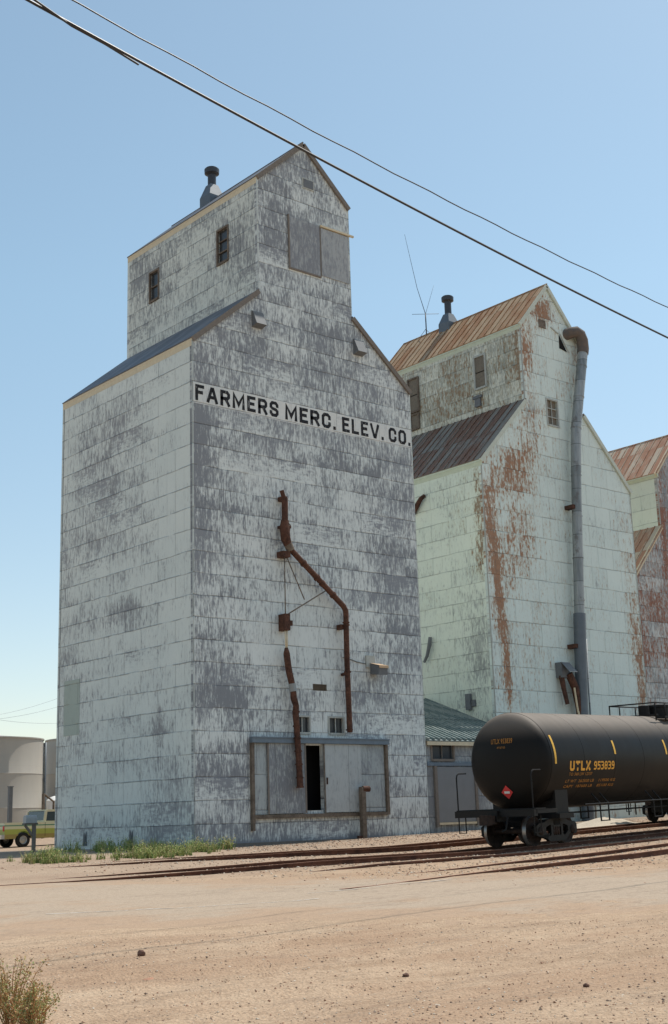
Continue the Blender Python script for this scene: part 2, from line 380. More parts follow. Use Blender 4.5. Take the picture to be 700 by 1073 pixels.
# worn road sheet, four millimetres over the dirt
def edge(pts,x): return interp(x,[p[0] for p in pts],[p[1] for p in pts])
rn=[(-60,-31.),(-24,-24.6),(-18,-23.8),(-15,-24.6),(-11,-27.),(-5,-30),(60,-44)]
rf=[(-60,2.),(-16,-8.2),(-12,-12.5),(-7,-16.6),(0,-19.4),(8,-20.),(60,-20.)]
V=[];F=[];U=[]; xs2=[-60+i*.4 for i in range(301)]; nv=26
for x in xs2:
    y0=edge(rn,x)+.5*mnoise.noise(Vector((x*.5,1,1))); y1=edge(rf,x)+.35*mnoise.noise(Vector((x*.7,7,1)))
    for j in range(nv+1):
        t=j/nv; y=y0+(y1-y0)*t; e=0
        V.append((x,y,gz(x,y)+.016-.03*(1-min(1,6*min(t,1-t)))))
        U.append((x,t))
for i in range(len(xs2)-1):
    for j in range(nv): k=i*(nv+1)+j; F.append((k,k+nv+1,k+nv+2,k+1))
me=bpy.data.meshes.new('road'); me.from_pydata(V,[],F); me.polygons.foreach_set('use_smooth',[True]*len(F))
ul=me.uv_layers.new(name='UVMap')
for p in me.polygons:
    for li in p.loop_indices: ul.data[li].uv=U[me.loops[li].vertex_index]
g=G('sun bleached dusty asphalt',.92,spec=.12); o=g.coord('Object'); X,Y,Z=g.sep(o); uu,vv,_=g.sep(g.coord('UV'))
a=g.noise(o,45.,4.,.7); b=g.noise(g.vec(X*.5,Y*1.1,0.),1.,5.,.6); c_=g.noise(o,.35,4.,.6)
asp=g.mix((a-.5)*2.+.5,(.37,.285,.21),(.51,.405,.305))
dirt=g.mix((a-.5)*2.+.5,(.37,.25,.165),(.50,.36,.25))
ed=((vv-.5).abs()*2.)
k=(b-.5)*3.4+(c_-.5)*2.6+(ed-.55)*2.2+.45
c=g.mix(k.step(-.1,.9),asp,dirt); sp9=g.noise(g.vec(X*1.6,Y*3.2,6.),1.,6.,.7); c=g.mix(sp9.step(.52,.75)*.4,c,(.25,.19,.13))
cr=(g.noise(g.vec(X*.16,Y*.7,4.),1.,6.,.62)-.5).abs()
c=g.mix((1.-cr.step(.0,.010))*.35,c,(.17,.13,.10))
st=g.noise(g.vec(X*.25,Y*1.2,8.),1.,4.); c=g.mix(st.step(.64,.76)*.4,c,(.27,.20,.14))
c=g.mix(g.voro(o,20.).step(.14,.06)*.0,c,(.1,.1,.1))
fg=g.noise(o,16.,4.,.75); c=g.mix((fg-.5)*2.0+.15,c,(.27,.20,.145)); c=g.mix((g.voro(o,17.)._m('LESS_THAN',.13))*.5,c,(.20,.14,.10))
g.base(c); g.bump(a+fg,.6,.02)
me.materials.append(g.m); ro=bpy.data.objects.new('road',me); C.objects.link(ro); tag(ro,kind='structure')
# faded paint line
def strip(name,pts,w,mat,h=.022):
    V=[];F=[]
    n=len(pts)
    dense=[]
    for i in range(n-1):
        m=max(1,int((Vector(pts[i+1])-Vector(pts[i])).length/.3))
        for j in range(m): dense.append(Vector(pts[i]).lerp(Vector(pts[i+1]),j/m))
    dense.append(Vector(pts[-1]))
    for i,p in enumerate(dense):
        d=(dense[min(i+1,len(dense)-1)]-dense[max(0,i-1)]).normalized(); nn=Vector((-d.y,d.x))
        for s_ in(-1,1): q=p+nn*s_*w/2; V.append((q.x,q.y,gz(p.x,p.y)+h))
    for i in range(len(dense)-1): F.append((2*i,2*i+2,2*i+3,2*i+1))
    me=bpy.data.meshes.new(name); me.from_pydata(V,[],F); me.materials.append(mat); ob=bpy.data.objects.new(name,me); C.objects.link(ob); return ob
g=G('worn white road paint',.9,spec=.1); o=g.coord('Object'); a=g.noise(o,9.,5.,.7)
tr=g.t.nodes.new('ShaderNodeBsdfTransparent'); mx=g.t.nodes.new('ShaderNodeMixShader'); out=g.t.nodes['Material Output']
kk=(a+(g.noise(o,.6,2.)-.5)*.8).step(.36,.6)
g.t.links.new(kk.o,mx.inputs[0]); g.t.links.new(tr.outputs[0],mx.inputs[1]); g.t.links.new(g.b.outputs[0],mx.inputs[2]); g.t.links.new(mx.outputs[0],out.inputs['Surface'])
g.base((.62,.56,.48)); m_paint=g.m
rm=strip('road_marking',[(-16.6,-20.1),(-13.7,-20.75),(-11.5,-20.9)],.11,m_paint); tag(rm,kind='structure')
rm=strip('road_marking',[(-11.,-20.0),(-8.2,-19.6),(-5.,-19.3),(-1.,-19.4)],.09,m_paint,.024); tag(rm,kind='structure')
# thin dark tar cracks
m_tar=plain('dark tar crack',(.17,.135,.11),.9,var=.3)
def crack(pts):
    o=strip('road_crack',pts,.035,m_tar,.021); tag(o,kind='structure')
def onpath(a,b,k,n=9): return [(a[0]+(b[0]-a[0])*i/n+random.uniform(-k,k),a[1]+(b[1]-a[1])*i/n+random.uniform(-k,k)) for i in range(n+1)]

# ---------------------------------------------------------------- generic grain elevator
def slope_board(mb,p,q,w,h): mb.beam(p,q,w,h)
def window(parent,plane,face,a0,a1,z0,z1,sgn,frame_m,pane_m,bars=1,depth=.12,fw=.07,vert=True,name='window'):
    """plane 'y': in a wall at y=face; plane 'x': at x=face. a is the coordinate along the wall"""
    f=MB()
    def B(a,b,c,d,p0,p1):
        if plane=='y': f.box((a,face+p0,c),(b,face+p1,d))
        else: f.box((face+p0,a,c),(face+p1,b,d))
    o0,o1=-.035*1,.05
    B(a0-fw,a0+.02,z0-fw,z1+fw,o0,o1);B(a1-.02,a1+fw,z0-fw,z1+fw,o0,o1);B(a0+.02,a1-.02,z1-.02,z1+fw,o0,o1);B(a0+.02,a1-.02,z0-fw-.01,z0+.02,o0*1.6,o1)
    fr=f.build(name,frame_m,parent)
    f=MB()
    for i in range(bars):
        f=MB(); z=z0+(z1-z0)*(i+1)/(bars+1); B(a0+.02,a1-.02,z-.025,z+.025,.03,.075); f.build('glazing_bar',frame_m,fr)
    if vert: f=MB(); B((a0+a1)/2-.02,(a0+a1)/2+.02,z0+.02,z1-.02,.035,.07); f.build('glazing_bar',frame_m,fr)
    f=MB(); B(a0+.02,a1-.02,z0+.02,z1-.02,depth-.02,depth); f.build('pane',pane_m,fr)
    return fr
def ribs(parent_mb,p0,p1,q0,q1,n,w=.035,h=.035):
    """raised ribs from the p0-p1 edge (eave) to q0-q1 (ridge)"""
    p0,p1,q0,q1=map(Vector,(p0,p1,q0,q1)); nn=(p1-p0).cross(q0-p0).normalized()
    if nn.z<0: nn=-nn
    for i in range(n+1):
        a=p0.lerp(p1,i/n)+nn*(h/2+.01); b=q0.lerp(q1,i/n)+nn*(h/2+.01)
        parent_mb.beam(a,b,w,h,up=nn)
def slab(mb,p0,p1,q1,q0,t,n=0):
    """roof slab p0->p1 along the eave, q above; t thickness downwards; UV u along eave, v along slope"""
    P=[Vector(p) for p in(p0,p1,q1,q0)]; nn=(P[1]-P[0]).cross(P[3]-P[0]).normalized()
    if nn.z<0:nn=-nn
    L=(P[1]-P[0]).length; H=(P[3]-P[0]).length
    uv=[(0,0),(L,0),(L,H),(0,H)]
    mb.face(P,uv); Q=[p-nn*t for p in P]; mb.face(Q[::-1],uv[::-1])
    for i in range(4):
        j=(i+1)%4; mb.face([P[i],P[j],Q[j],Q[i]],[(0,0),(1,0),(1,.1),(0,.1)])
def elevator(name,label,O,W,D,H,cw,cb,ch,cp,mf,ms,mc,mr_low,mr_top,m_eave,m_rake,holes_front=(),holes_cup=(),ribbed=(0,0),ov=.22,trim=None,D2=None,eave_h=.34):
    e=thing(name,label,'grain elevator',O)
    D2=D2 or D; xl=(W-cw)/2; xr=(W+cw)/2
    outer=[(0,-.6),(W,-.6),(W,H),(xr,cb),(xr,ch),(W/2,cp),(xl,ch),(xl,cb),(0,H)]
    MB().poly(outer,[rect(*h) for h in holes_front],0,.18).build('front_wall',mf,e,recalc=False)
    # side walls with their own thickness, uv u = depth
    MB().poly(rect(.18,D,-.6,H),[],.0,.18,axis='x').build('side_wall',ms,e,recalc=False)
    MB().poly(rect(.18,D,-.6,H),[],W,-.18,axis='x').build('side_wall',ms,e,recalc=False)
    MB().poly([(0,-.6),(W,-.6),(W,H),(xr,cb),(xr,ch),(W/2,cp),(xl,ch),(xl,cb),(0,H)],[],D2+.02,-.18).build('back_wall',ms,e,recalc=False)
    MB().poly(rect(.18,D2-.16,cb-.3,ch),[rect(*h) for h in holes_cup],xl,.14,axis='x').build('cupola_wall',mc,e,recalc=False)
    MB().poly(rect(.18,D2-.16,cb-.3,ch),[],xr,-.14,axis='x').build('cupola_wall',mc,e,recalc=False)
    # roofs
    sl=(cb-H)/xl; s2=(cp-ch)/(cw/2); t=.05; y0=-ov; y1=D2+ov
    def low(side):
        m=MB(); s=1 if side else -1
        X=lambda x: x if not side else W-x
        p0=(X(-ov),y0,H-ov*sl+.045); p1=(X(-ov),y1,H-ov*sl+.045); q1=(X(xl-.003),y1,cb+.045); q0=(X(xl-.003),y0,cb+.045)
        slab(m,p0,p1,q1,q0,t)
        if ribbed[0]: ribs(m,(p0[0],y0+.05,p0[2]),(p1[0],y1-.05,p1[2]),(q0[0],y0+.05,q0[2]),(q1[0],y1-.05,q1[2]),ribbed[0])
        return m
    low(0).build('roof',mr_low,e); low(1).build('roof',mr_low,e)
    for side in(0,1):
        X=lambda x: x if not side else W-x
        m=MB(); ex=xl-ov
        p0=(X(ex),y0,ch-ov*s2+.045);p1=(X(ex),y1,ch-ov*s2+.045);q1=(W/2,y1,cp+.045);q0=(W/2,y0,cp+.045)
        slab(m,p0,p1,q1,q0,t)
        if ribbed[1]: ribs(m,(p0[0],y0+.05,p0[2]),(p1[0],y1-.05,p1[2]),(q0[0],y0+.05,q0[2]),(q1[0],y1-.05,q1[2]),ribbed[1])
        m.build('cupola_roof',mr_top,e)
    m=MB(); m.tube([(W/2,y0-.01,cp+.05),(W/2,y1+.01,cp+.05)],.04,8); m.build('ridge_cap',mr_top,e)
    # eave fascias (long boards) and rake boards
    for side in(0,1):
        X=lambda x: x if not side else W-x
        m=MB()
        a=H-ov*sl+.02; m.box((X(-ov+.03),y0+.03,a-.10),(X(-ov+.07),y1-.03,a+.02)); m.beam((X(-ov+.07),(y0+y1)/2,a-.10),(X(-.012),(y0+y1)/2,a-eave_h),y1-y0-.1,.02,up=(0,0,1)) if False else None
        # sloping soffit board between fascia and wall
        P=[(X(-ov+.05),y0+.04,a-.09),(X(-ov+.05),y1-.04,a-.09),(X(-.004),y1-.04,a-eave_h),(X(-.004),y0+.04,a-eave_h)]
        Q=[(X(.02-ov+.05),y0+.04,a-.05),(X(.02-ov+.05),y1-.04,a-.05),(X(-.002),y1-.04,a-.06),(X(-.002),y0+.04,a-.06)]
        m.face(P); m.face(Q[::-1]); 
        for i in range(4): m.face([P[i],P[(i+1)%4],Q[(i+1)%4],Q[i]])
        m.build('eave_board',m_eave,e)
        m=MB(); ex=xl-ov; a=ch-ov*s2+.02
        m.box((X(ex+.03),y0+.03,a-.09),(X(ex+.07),y1-.03,a+.02))
        P=[(X(ex+.05),y0+.04,a-.08),(X(ex+.05),y1-.04,a-.08),(X(xl-.004),y1-.04,a-eave_h*.9),(X(xl-.004),y0+.04,a-eave_h*.9)]
        Q=[(X(ex+.07),y0+.04,a-.04),(X(ex+.07),y1-.04,a-.04),(X(xl-.002),y1-.04,a-.05),(X(xl-.002),y0+.04,a-.05)]
        m.face(P); m.face(Q[::-1])
        for i in range(4): m.face([P[i],P[(i+1)%4],Q[(i+1)%4],Q[i]])
        m.build('eave_board',m_eave,e)
        m=MB(); w=.17
        m.beam((X(-ov+.02),-.06,H-ov*sl-.06),(X(xl-.02),-.06,cb-.06),.09,.2); m.build('rake_board',m_rake,e)
        m=MB(); m.beam((X(xl-ov+.02),-.06,ch-ov*s2-.06),(X(cw/2+xl),-.06,cp-.06),.09,.2); m.build('rake_board',m_rake,e)
    for x,z0,z1 in((0,-.5,H-.1),(W,-.5,H-.1),(xl,cb+.1,ch-.1),(xr,cb+.1,ch-.1)):
        m=MB(); s=1 if x<W/2 else -1
        m.box((x-.010*s,-.010,z0),(x+.035*s,-.001,z1)); m.box((x-.011*s,-.010,z0),(x-.001*s,.035,z1)); m.build('corner_trim',trim or m_palewood,e)
    return e
def roof_vent(parent,x,y,z,wb=.45,hb=.95,r=.2,h=2.):
    m=MB(); 
    a=wb;b=r*1.05
    P=[(x-a,y-a,z-.9),(x+a,y-a,z-.9),(x+a,y+a,z-.9),(x-a,y+a,z-.9)];Q=[(p[0],p[1],z+.35) for p in P]
    T=[(x-b,y-b,z+hb),(x+b,y-b,z+hb),(x+b,y+b,z+hb),(x-b,y+b,z+hb)]
    for A,B_ in((P,Q),(Q,T)):
        for i in range(4): m.face([A[i],A[(i+1)%4],B_[(i+1)%4],B_[i]])
    m.face(T)
    v=m.build('roof_vent',m_galvd,parent)
    Mt=Matrix.Translation((x,y,z+hb-.05))@Matrix.Rotation(-PI/2,4,'Y')
    m=MB().lathe([(0,r*1.02),(.3,r),(h-.35-hb,r),(h-.3-hb,r*1.5),(h-.28-hb,r*1.75),(h-.06-hb,r*1.8),(h-.05-hb,r*1.55),(h-hb,r*1.5),(h-hb,0)],20,Mt); m.build('stack',m_ventmetal,v)
    return v

E1=elevator('grain_elevator','white peeling grain elevator with the merchants sign painted across its front',(0,0,0),11.71,10.18,19.44,5.09,22.22,27.42,29.74,
    m_front,m_side,m_cup,m_roofdk,m_roofdk,m_cream,m_greywood,
    holes_front=[(5.10,6.06,1.24,3.72),(4.76,5.44,4.2,4.82),(6.43,7.2,4.2,4.82),(5.66,6.38,5.86,6.12)],
    holes_cup=[(7.6,8.32,24.46,25.86),(2.12,2.88,24.38,25.92)],ribbed=(0,0),D2=10.3,ov=.04,trim=m_side,eave_h=.32)
E1['label']='white peeling grain elevator with a lettered sign band across its front, nearest of the three'
window(E1,'x',3.31,7.6,8.32,24.46,25.86,1,m_brownwood,m_glass,bars=1,vert=False)
w=window(E1,'x',3.31,2.12,2.88,24.38,25.92,1,m_brownwood,m_glass,bars=2,vert=False)
window(E1,'y',0,4.76,5.44,4.2,4.82,1,m_palewood,m_glass,bars=0,fw=.05)
window(E1,'y',0,6.43,7.2,4.2,4.82,1,m_palewood,m_glass,bars=0,fw=.05)
MB().box((5.66,.06,5.86),(6.38,.09,6.12)).build('vent_panel',m_boardup,E1)
m=MB()
for i in range(5): m.box((5.66,.0,5.88+i*.05),(6.38,.05,5.895+i*.05))
m.build('louvre',m_brownwood,E1)
roof_vent(E1,5.85,6.87,29.55,.42,1.0,.2,1.95)
# sign band and lettering
MB().poly(rect(.02,11.69,16.76,17.62),[],-.006,.003).build('sign_band',m_whiteband,E1,recalc=False)
band=[o for o in E1.children if o.name.startswith('sign_band')][0]
def text_mesh(s,offset=.02,shear=0.):
    cu=bpy.data.curves.new('lettering','FONT'); cu.body=s; cu.size=1.; cu.offset=offset; cu.resolution_u=3; cu.shear=shear; cu.space_character=1.08
    ob=bpy.data.objects.new('lettering',cu); C.objects.link(ob); bpy.context.view_layer.update()
    dg=bpy.context.evaluated_depsgraph_get(); me=bpy.data.meshes.new_from_object(ob.evaluated_get(dg))
    bpy.data.objects.remove(ob); bpy.data.curves.remove(cu); return me
def fit_text(s,x0,x1,z0,z1,fn,mat,parent,offset=.02,th=None,capref=None):
    me=text_mesh(s,offset); xs_=[v.co.x for v in me.vertices]; ys_=[v.co.y for v in me.vertices]
    a,b=min(xs_),max(xs_); c,d=(min(ys_),max(ys_)) if capref is None else capref
    for v in me.vertices: v.co=fn(x0+(v.co.x-a)/(b-a)*(x1-x0), z0+(v.co.y-c)/(d-c)*(z1-z0))
    me.materials.clear(); me.materials.append(mat); me.name='lettering'
    o=bpy.data.objects.new('lettering',me); C.objects.link(o); o.parent=parent; return o
GL={'A':[[(0,0),(.42,1),(.58,1),(1,0)],[(.2,.32),(.8,.32)]],'F':[[(1,1),(0,1),(0,0)],[(0,.53),(.8,.53)]],'R':[[(0,0),(0,1),(.78,1),(1,.84),(1,.62),(.78,.47),(0,.47)],[(.55,.47),(1,0)]],
'M':[[(0,0),(0,1),(.5,.2),(1,1),(1,0)]],'E':[[(1,1),(0,1),(0,0),(1,0)],[(0,.52),(.8,.52)]],'S':[[(1,.78),(1,.84),(.78,1),(.22,1),(0,.84),(0,.66),(.2,.54),(.8,.46),(1,.34),(1,.16),(.78,0),(.22,0),(0,.16),(0,.24)]],
'C':[[(1,.72),(1,.84),(.75,1),(.25,1),(0,.82),(0,.18),(.25,0),(.75,0),(1,.16),(1,.28)]],'L':[[(0,1),(0,0),(1,0)]],'V':[[(0,1),(.42,0),(.58,0),(1,1)]],'O':[[(.5,1),(.25,1),(0,.82),(0,.18),(.25,0),(.75,0),(1,.18),(1,.82),(.75,1),(.5,1)]],
'U':[[(0,1),(0,.16),(.22,0),(.78,0),(1,.16),(1,1)]],'T':[[(0,1),(1,1)],[(.5,1),(.5,0)]],'X':[[(0,0),(1,1)],[(0,1),(1,0)]],'9':[[(0,.0),(.75,0),(1,.16),(1,.84),(.78,1),(.22,1),(0,.84),(0,.62),(.22,.48),(1,.48)]],
'5':[[(1,1),(0,1),(0,.56),(.78,.56),(1,.42),(1,.15),(.78,0),(0,0)]],'3':[[(0,1),(.78,1),(1,.86),(1,.64),(.78,.52),(.3,.52)],[(.78,.52),(1,.4),(1,.15),(.78,0),(0,0)]],'8':[[(.5,.52),(.2,.52),(0,.65),(0,.86),(.22,1),(.78,1),(1,.86),(1,.65),(.8,.52),(.5,.52)],[(.8,.52),(1,.38),(1,.14),(.78,0),(.22,0),(0,.14),(0,.38),(.2,.52)]]}
def block_text(word,x0,x1,z0,z1,fn,mat,parent,th=.2,gap=.38,lift=.0008):
    """sign painter's block capitals from mitred strokes; th and gap in cap heights"""
    wd={'M':.78,'.':.0,'E':.48,'F':.48,'L':.46,'A':.66,'V':.66,'T':.55,'S':.54}
    ws=[wd.get(c,.56) for c in word]; tot=sum(w+th for w in ws)+gap*.5*(len(word)-1)
    k=(x1-x0)/tot; H=z1-z0; t=th*H; m=MB(); x=x0; cnt=0
    for c,w in zip(word,ws):
        W_=w*k; tk=th*k; xa=x+tk/2
        if c=='.':
            m.face([fn(x,z0,0),fn(x+tk,z0,0),fn(x+tk,z0+t,0),fn(x,z0+t,0)])
        else:
            for st in GL[c]:
                cnt+=1; P=[Vector((xa+p[0]*W_,z0+t/2+p[1]*(H-t))) for p in st]; closed=(P[0]-P[-1]).length<1e-6
                if not closed:
                    P[0]=P[0]+(P[0]-P[1]).normalized()*(tk/2); P[-1]=P[-1]+(P[-1]-P[-2]).normalized()*(tk/2)
                Ls=[]
                for i,p in enumerate(P):
                    a=P[i-1] if i>0 else (P[-2] if closed else None); b=P[i+1] if i<len(P)-1 else (P[1] if closed else None)
                    d1=(p-a).normalized() if a is not None else (b-p).normalized(); d2=(b-p).normalized() if b is not None else d1
                    n1=Vector((-d1.y,d1.x)); n2=Vector((-d2.y,d2.x)); mt=(n1+n2); 
                    mt=n1 if mt.length<1e-4 else mt.normalized(); l=min(1.9,1/max(.3,mt.dot(n1)))*tk/2; Ls.append((p+mt*l,p-mt*l))
                off=lift*(cnt%3)
                for i in range(len(Ls)-1): m.face([fn(Ls[i][0].x,Ls[i][0].y,off),fn(Ls[i+1][0].x,Ls[i+1][0].y,off),fn(Ls[i+1][1].x,Ls[i+1][1].y,off),fn(Ls[i][1].x,Ls[i][1].y,off)])
        x+=W_+tk+gap*.5*k
    return m.build('lettering',mat,parent,merge=False)
for s,x0,x1 in (('FARMERS',.12,4.22),('MERC.',4.56,7.28),('ELEV.',7.64,10.02),('CO.',10.32,11.62)):
    block_text(s,x0,x1,16.87,17.54,lambda x,z,o:(x,-.009-o*2,z),m_black,band,th=.225,gap=.40)
# hoist door high in the cupola
m=MB(); m.box((5.0,-.045,23.70),(6.66,-.004,26.05)); hd=m.build('hoist_door',siding('grey hoist door sheet',(.42,.44,.44),(.20,.21,.23),thr=-.12,seed=40.,row=9,sheet=9),E1)
m=MB(); m.box((4.92,-.06,23.62),(4.99,-.004,26.12)); m.box((4.99,-.06,23.62),(6.7,-.004,23.69)); m.box((6.67,-.05,23.69),(6.72,-.004,26.0)); m.build('door_frame',m_greywood,hd)
m=MB(); m.box((6.75,-.035,23.75),(8.30,-.004,25.98)); hp=m.build('hoist_door',siding('grey hoist door sheet two',(.42,.44,.44),(.22,.23,.25),thr=0,seed=43.,row=9,sheet=9),E1)
m=MB(); m.box((6.7,-.09,26.02),(8.62,-.004,26.10)); m.build('door_rail',m_cream,E1)
# small gable hatch, gable vents
m=MB(); m.box((5.78,-.03,27.62),(6.44,-.004,28.12)); gh=m.build('gable_hatch',m_palewood,E1); m=MB(); m.box((5.84,-.045,27.68),(6.38,-.031,28.06)); m.build('hatch_panel',m_boxv,gh)
for (x0,z1) in((2.92,21.25),(8.42,21.22)):
    m=MB(); w_=.52; h_=.72; d=.36
    P=[(x0,-.004,z1),(x0+w_,-.004,z1),(x0+w_,-.004,z1-h_),(x0,-.004,z1-h_)]; Q=[(x0,-.10,z1-.04),(x0+w_,-.10,z1-.04),(x0+w_,-d,z1-h_+.08),(x0,-d,z1-h_+.08)]
    m.face(P);
    for i in range(4): m.face([P[i],P[(i+1)%4],Q[(i+1)%4],Q[i]])
    m.face(Q[::-1]); m.build('gable_vent',m_boxv,E1)
# ground-level sliding doors
m=MB(); m.box((2.50,-.20,3.78),(9.46,-.006,3.96)); m.box((2.50,-.24,3.96),(9.46,-.006,4.0)); tr_=m.build('door_track',plain('blue grey door track',(.16,.20,.24),.5,.2,.4,.25,4.),E1)
m=MB(); m.box((2.50,-.14,.55),(2.63,-.006,3.78)); m.box((9.30,-.14,1.0),(9.43,-.006,3.78)); m.box((2.63,-.12,.98),(9.30,-.006,1.12)); m.build('door_frame',m_brownwood,E1)
d1m=siding('pale door sheet',(.50,.53,.52),(.22,.23,.245),thr=.28,seed=50.,row=5.2,sheet=1.22,fine=.7)
d2m=siding('grey door sheet',(.46,.49,.48),(.17,.18,.195),thr=-.12,seed=53.,row=5.2,sheet=1.22,fine=.6)
d3m=siding('bare door sheet',(.46,.50,.49),(.20,.21,.225),thr=.18,seed=56.,row=1.3,sheet=1.4,fine=.7)
MB().poly(rect(2.66,3.26,1.14,3.76),[],-.04,.03).build('door_panel',d3m,E1)
a=MB().poly(rect(3.28,5.14,1.15,3.77),[],-.10,.05).build('sliding_door',d2m,E1)
MB().box((3.26,-.115,1.15),(3.33,-.102,3.77)).build('stile',m_greywood,a); MB().box((5.07,-.115,1.15),(5.14,-.102,3.77)).build('stile',m_greywood,a)
a=MB().poly(rect(6.05,7.98,1.15,3.77),[],-.10,.05).build('sliding_door',d1m,E1)
m=MB(); m.box((6.03,-.115,1.15),(6.08,-.102,3.77)); m.build('stile',m_brownwood,a)
m=MB(); m.box((6.14,-.16,2.22),(6.18,-.115,2.48)); m.build('handle',m_rustd,a)
MB().poly(rect(8.0,9.28,1.14,3.76),[],-.04,.03).build('door_panel',d3m,E1)
m=MB(); m.box((5.0,.18,1.1),(6.2,.24,1.24)); m.build('door_sill',m_brownwood,E1)
# interior shade behind the gap, painted as a near-black panel
m=MB(); m.box((4.6,.9,.8),(7.5,.95,5.)); m.build('interior_shade_panel',m_dark,E1)
# skirt and torn flaps at the foot
m=MB(); m.box((.02,-.05,-.4),(11.69,-.004,.13)); m.build('sill_board',m_greywood,E1)
for y in(7.6,4.1):
    m=MB(); m.face([(-.02,y,.15),(-.02,y+.35,.15),(-.05,y+.22,.75)]); m.face([(-.20,y+.02,.13),(-.02,y,.15),(-.03,y+.02,.75)]); m.build('torn_flap',m_boxv,E1)
# repaired square on the side wall
m=MB(); m.box((-.012,8.4,4.6),(-.004,9.7,6.9)); m.build('patch_sheet',siding('greenish patch sheet',(.44,.50,.44),(.25,.27,.25),thr=.35,seed=60.,rust=(.30,.2,.09),rthr=.8),E1)
# ------------- spouts and fittings on the front
sp=thing('loading_spout','long rusty grain spout bending down the lettered white elevator front','grain spout',(4.2,-.35,4.2))
def P3(l,dy=-.35): return [(x-4.2,dy+.35,z-4.2) for x,z in l]
m=MB(); m.tube(P3([(4.02,13.72),(4.10,13.5),(4.2,13.38)]),.09,10); m.build('elbow',m_rustd,sp)
m=MB(); m.tube(P3([(4.17,13.42),(4.16,12.45)]),.13,12); m.box((4.07-4.2,-.02,13.33-4.2),(4.3-4.2,.33,13.5-4.2)); m.build('upper_pipe',m_rustd,sp)
m=MB(); m.tube(P3([(4.16,12.5),(4.13,12.2),(4.18,11.75),(4.3,11.5)]),[.16,.2,.2,.16],12); m.box((-.2,-.06,8.0),(.22,.3,8.1)); m.tube(P3([(4.28,12.45),(4.42,12.35),(4.34,11.9)]),.025,6); m.build('valve_box',m_rust,sp)
m=MB(); m.tube(P3([(4.24,11.62),(4.42,11.32)]),.17,12); m.build('collar',m_brownwood,sp)
m=MB(); m.tube(P3([(4.38,11.38),(7.10,9.28),(7.2,9.12),(7.21,8.95)]),.115,12)
m.tube(P3([(5.95,10.16),(6.05,10.09)]),.135,12); m.build('diagonal_pipe',m_rust,sp)
m=MB(); m.tube(P3([(7.21,9.1),(7.19,7.),(7.22,4.22)]),.115,12)
for z in(8.6,8.5,6.6,4.3): m.tube(P3([(7.2,z),(7.2,z+.05)]),.15,12)
m.box((7.13-4.2,.05,6.5-4.2),(7.27-4.2,.345,6.6-4.2)); m.box((6.98-4.2,.05,8.35-4.2),(7.15-4.2,.345,8.55-4.2)); m.build('down_pipe',m_rust,sp)
for t_ in(.25,.5,.8): q0=Vector((4.38+(7.1-4.38)*t_-4.2,0,11.38+(9.28-11.38)*t_-4.2)); dd=Vector((2.72,0,-2.1)).normalized()*.05; MB().tube([q0-dd,q0+dd],.145,12).build('flange',m_rustd,sp)
br=thing('hanging_spout','rusty spout hose with kinks hanging from brackets before the sliding door','grain spout',(4.1,-.3,2.))
def Q3(l): return [(x-4.1,(p[1] if False else 0),z-2.) for x,z in l]
m=MB(); m.box((-.12,-.12,9.02),(.25,.296,9.25)); m.build('bracket',m_rust,br)
m=MB(); m.box((-.1,-.12,6.1),(.16,.296,6.75)); m.box((.16,-.1,6.3),(.3,.05,6.5)); m.build('bracket',m_rust,br)
m=MB(); m.tube([(.04,0,9.1),(.02,0,6.7)],.022,6); m.tube([(.14,0,9.05),(1.0,0,7.4)],.022,6); m.tube([(.05,0,6.7),(2.1,-.02,7.85)],.026,6); m.build('stay_rod',m_brownwood,br)
m=MB(); m.tube([(-.02,0,6.2),(.02,0,5.3)],.028,6); m.tube([(.08,0,6.2),(.07,0,5.3)],.028,6); m.build('hanger',m_cream,br)
m=MB(); pp=[(4.13,7.42),(4.14,7.2),(4.22,6.6),(4.34,6.15),(4.38,5.98)]; m.tube(Q3(pp),[.07,.13,.13,.13,.12],12); 
m.build('upper_hose',m_rust,br)
m=MB(); m.tube(Q3([(4.37,6.05),(4.42,5.75)]),.145,12); m.build('clamp',m_galv,br)
m=MB(); pts=[(4.43,5.78),(4.44,5.5),(4.55,5.2),(4.52,4.9),(4.55,4.5),(4.60,3.6),(4.64,2.8),(4.66,2.1)]; 
m.tube(Q3(pts),[.12,.13,.12,.13,.12,.12,.12,.13],12)
for z in(5.0,4.45,4.0,3.5,3.0,2.5,2.15): 
    x=interp(-z,[-5.78,-5.2,-4.5,-3.6,-2.8,-2.1],[4.43,4.54,4.55,4.60,4.64,4.66]); m.tube(Q3([(x,z),(x,z-.06)]),.15,12)
m.build('lower_hose',m_rust,br)
lp=thing('wall_lamp','boxy floodlight on a grey plate beside the rusty down pipe','lamp',(8.8,-.0,6.95))
m=MB(); m.box((-.32,-.08,-.05),(.14,-.004,.45)); m.build('back_plate',m_palewood,lp)
m=MB(); P=[(-.12,-.09,.12),(.36,-.09,.12),(.36,-.62,-.02),(-.12,-.62,-.02)]; Q=[(-.12,-.09,-.32),(.36,-.09,-.32),(.36,-.58,-.38),(-.12,-.58,-.38)]
m.face(P); m.face(Q[::-1])
for i in range(4): m.face([P[i],P[(i+1)%4],Q[(i+1)%4],Q[i]])
m.build('housing',m_boxv,lp)
m=MB(); m.face([(-.14,-.085,.135),(.38,-.085,.135),(.38,-.65,-.005),(-.14,-.65,-.005)]); m.face([(-.14,-.65,-.005),(.38,-.65,-.005),(.38,-.655,-.11),(-.14,-.655,-.11)]); m.face([(.38,-.085,.135),(.38,-.65,-.005),(.38,-.65,-.11),(.38,-.085,.03)]); m.build('hood',plain('sunlit lamp hood tan',(.52,.36,.22),.6,var=.15),lp,merge=False)  # tan puts the sunlight on the lamp's top and right side into colour
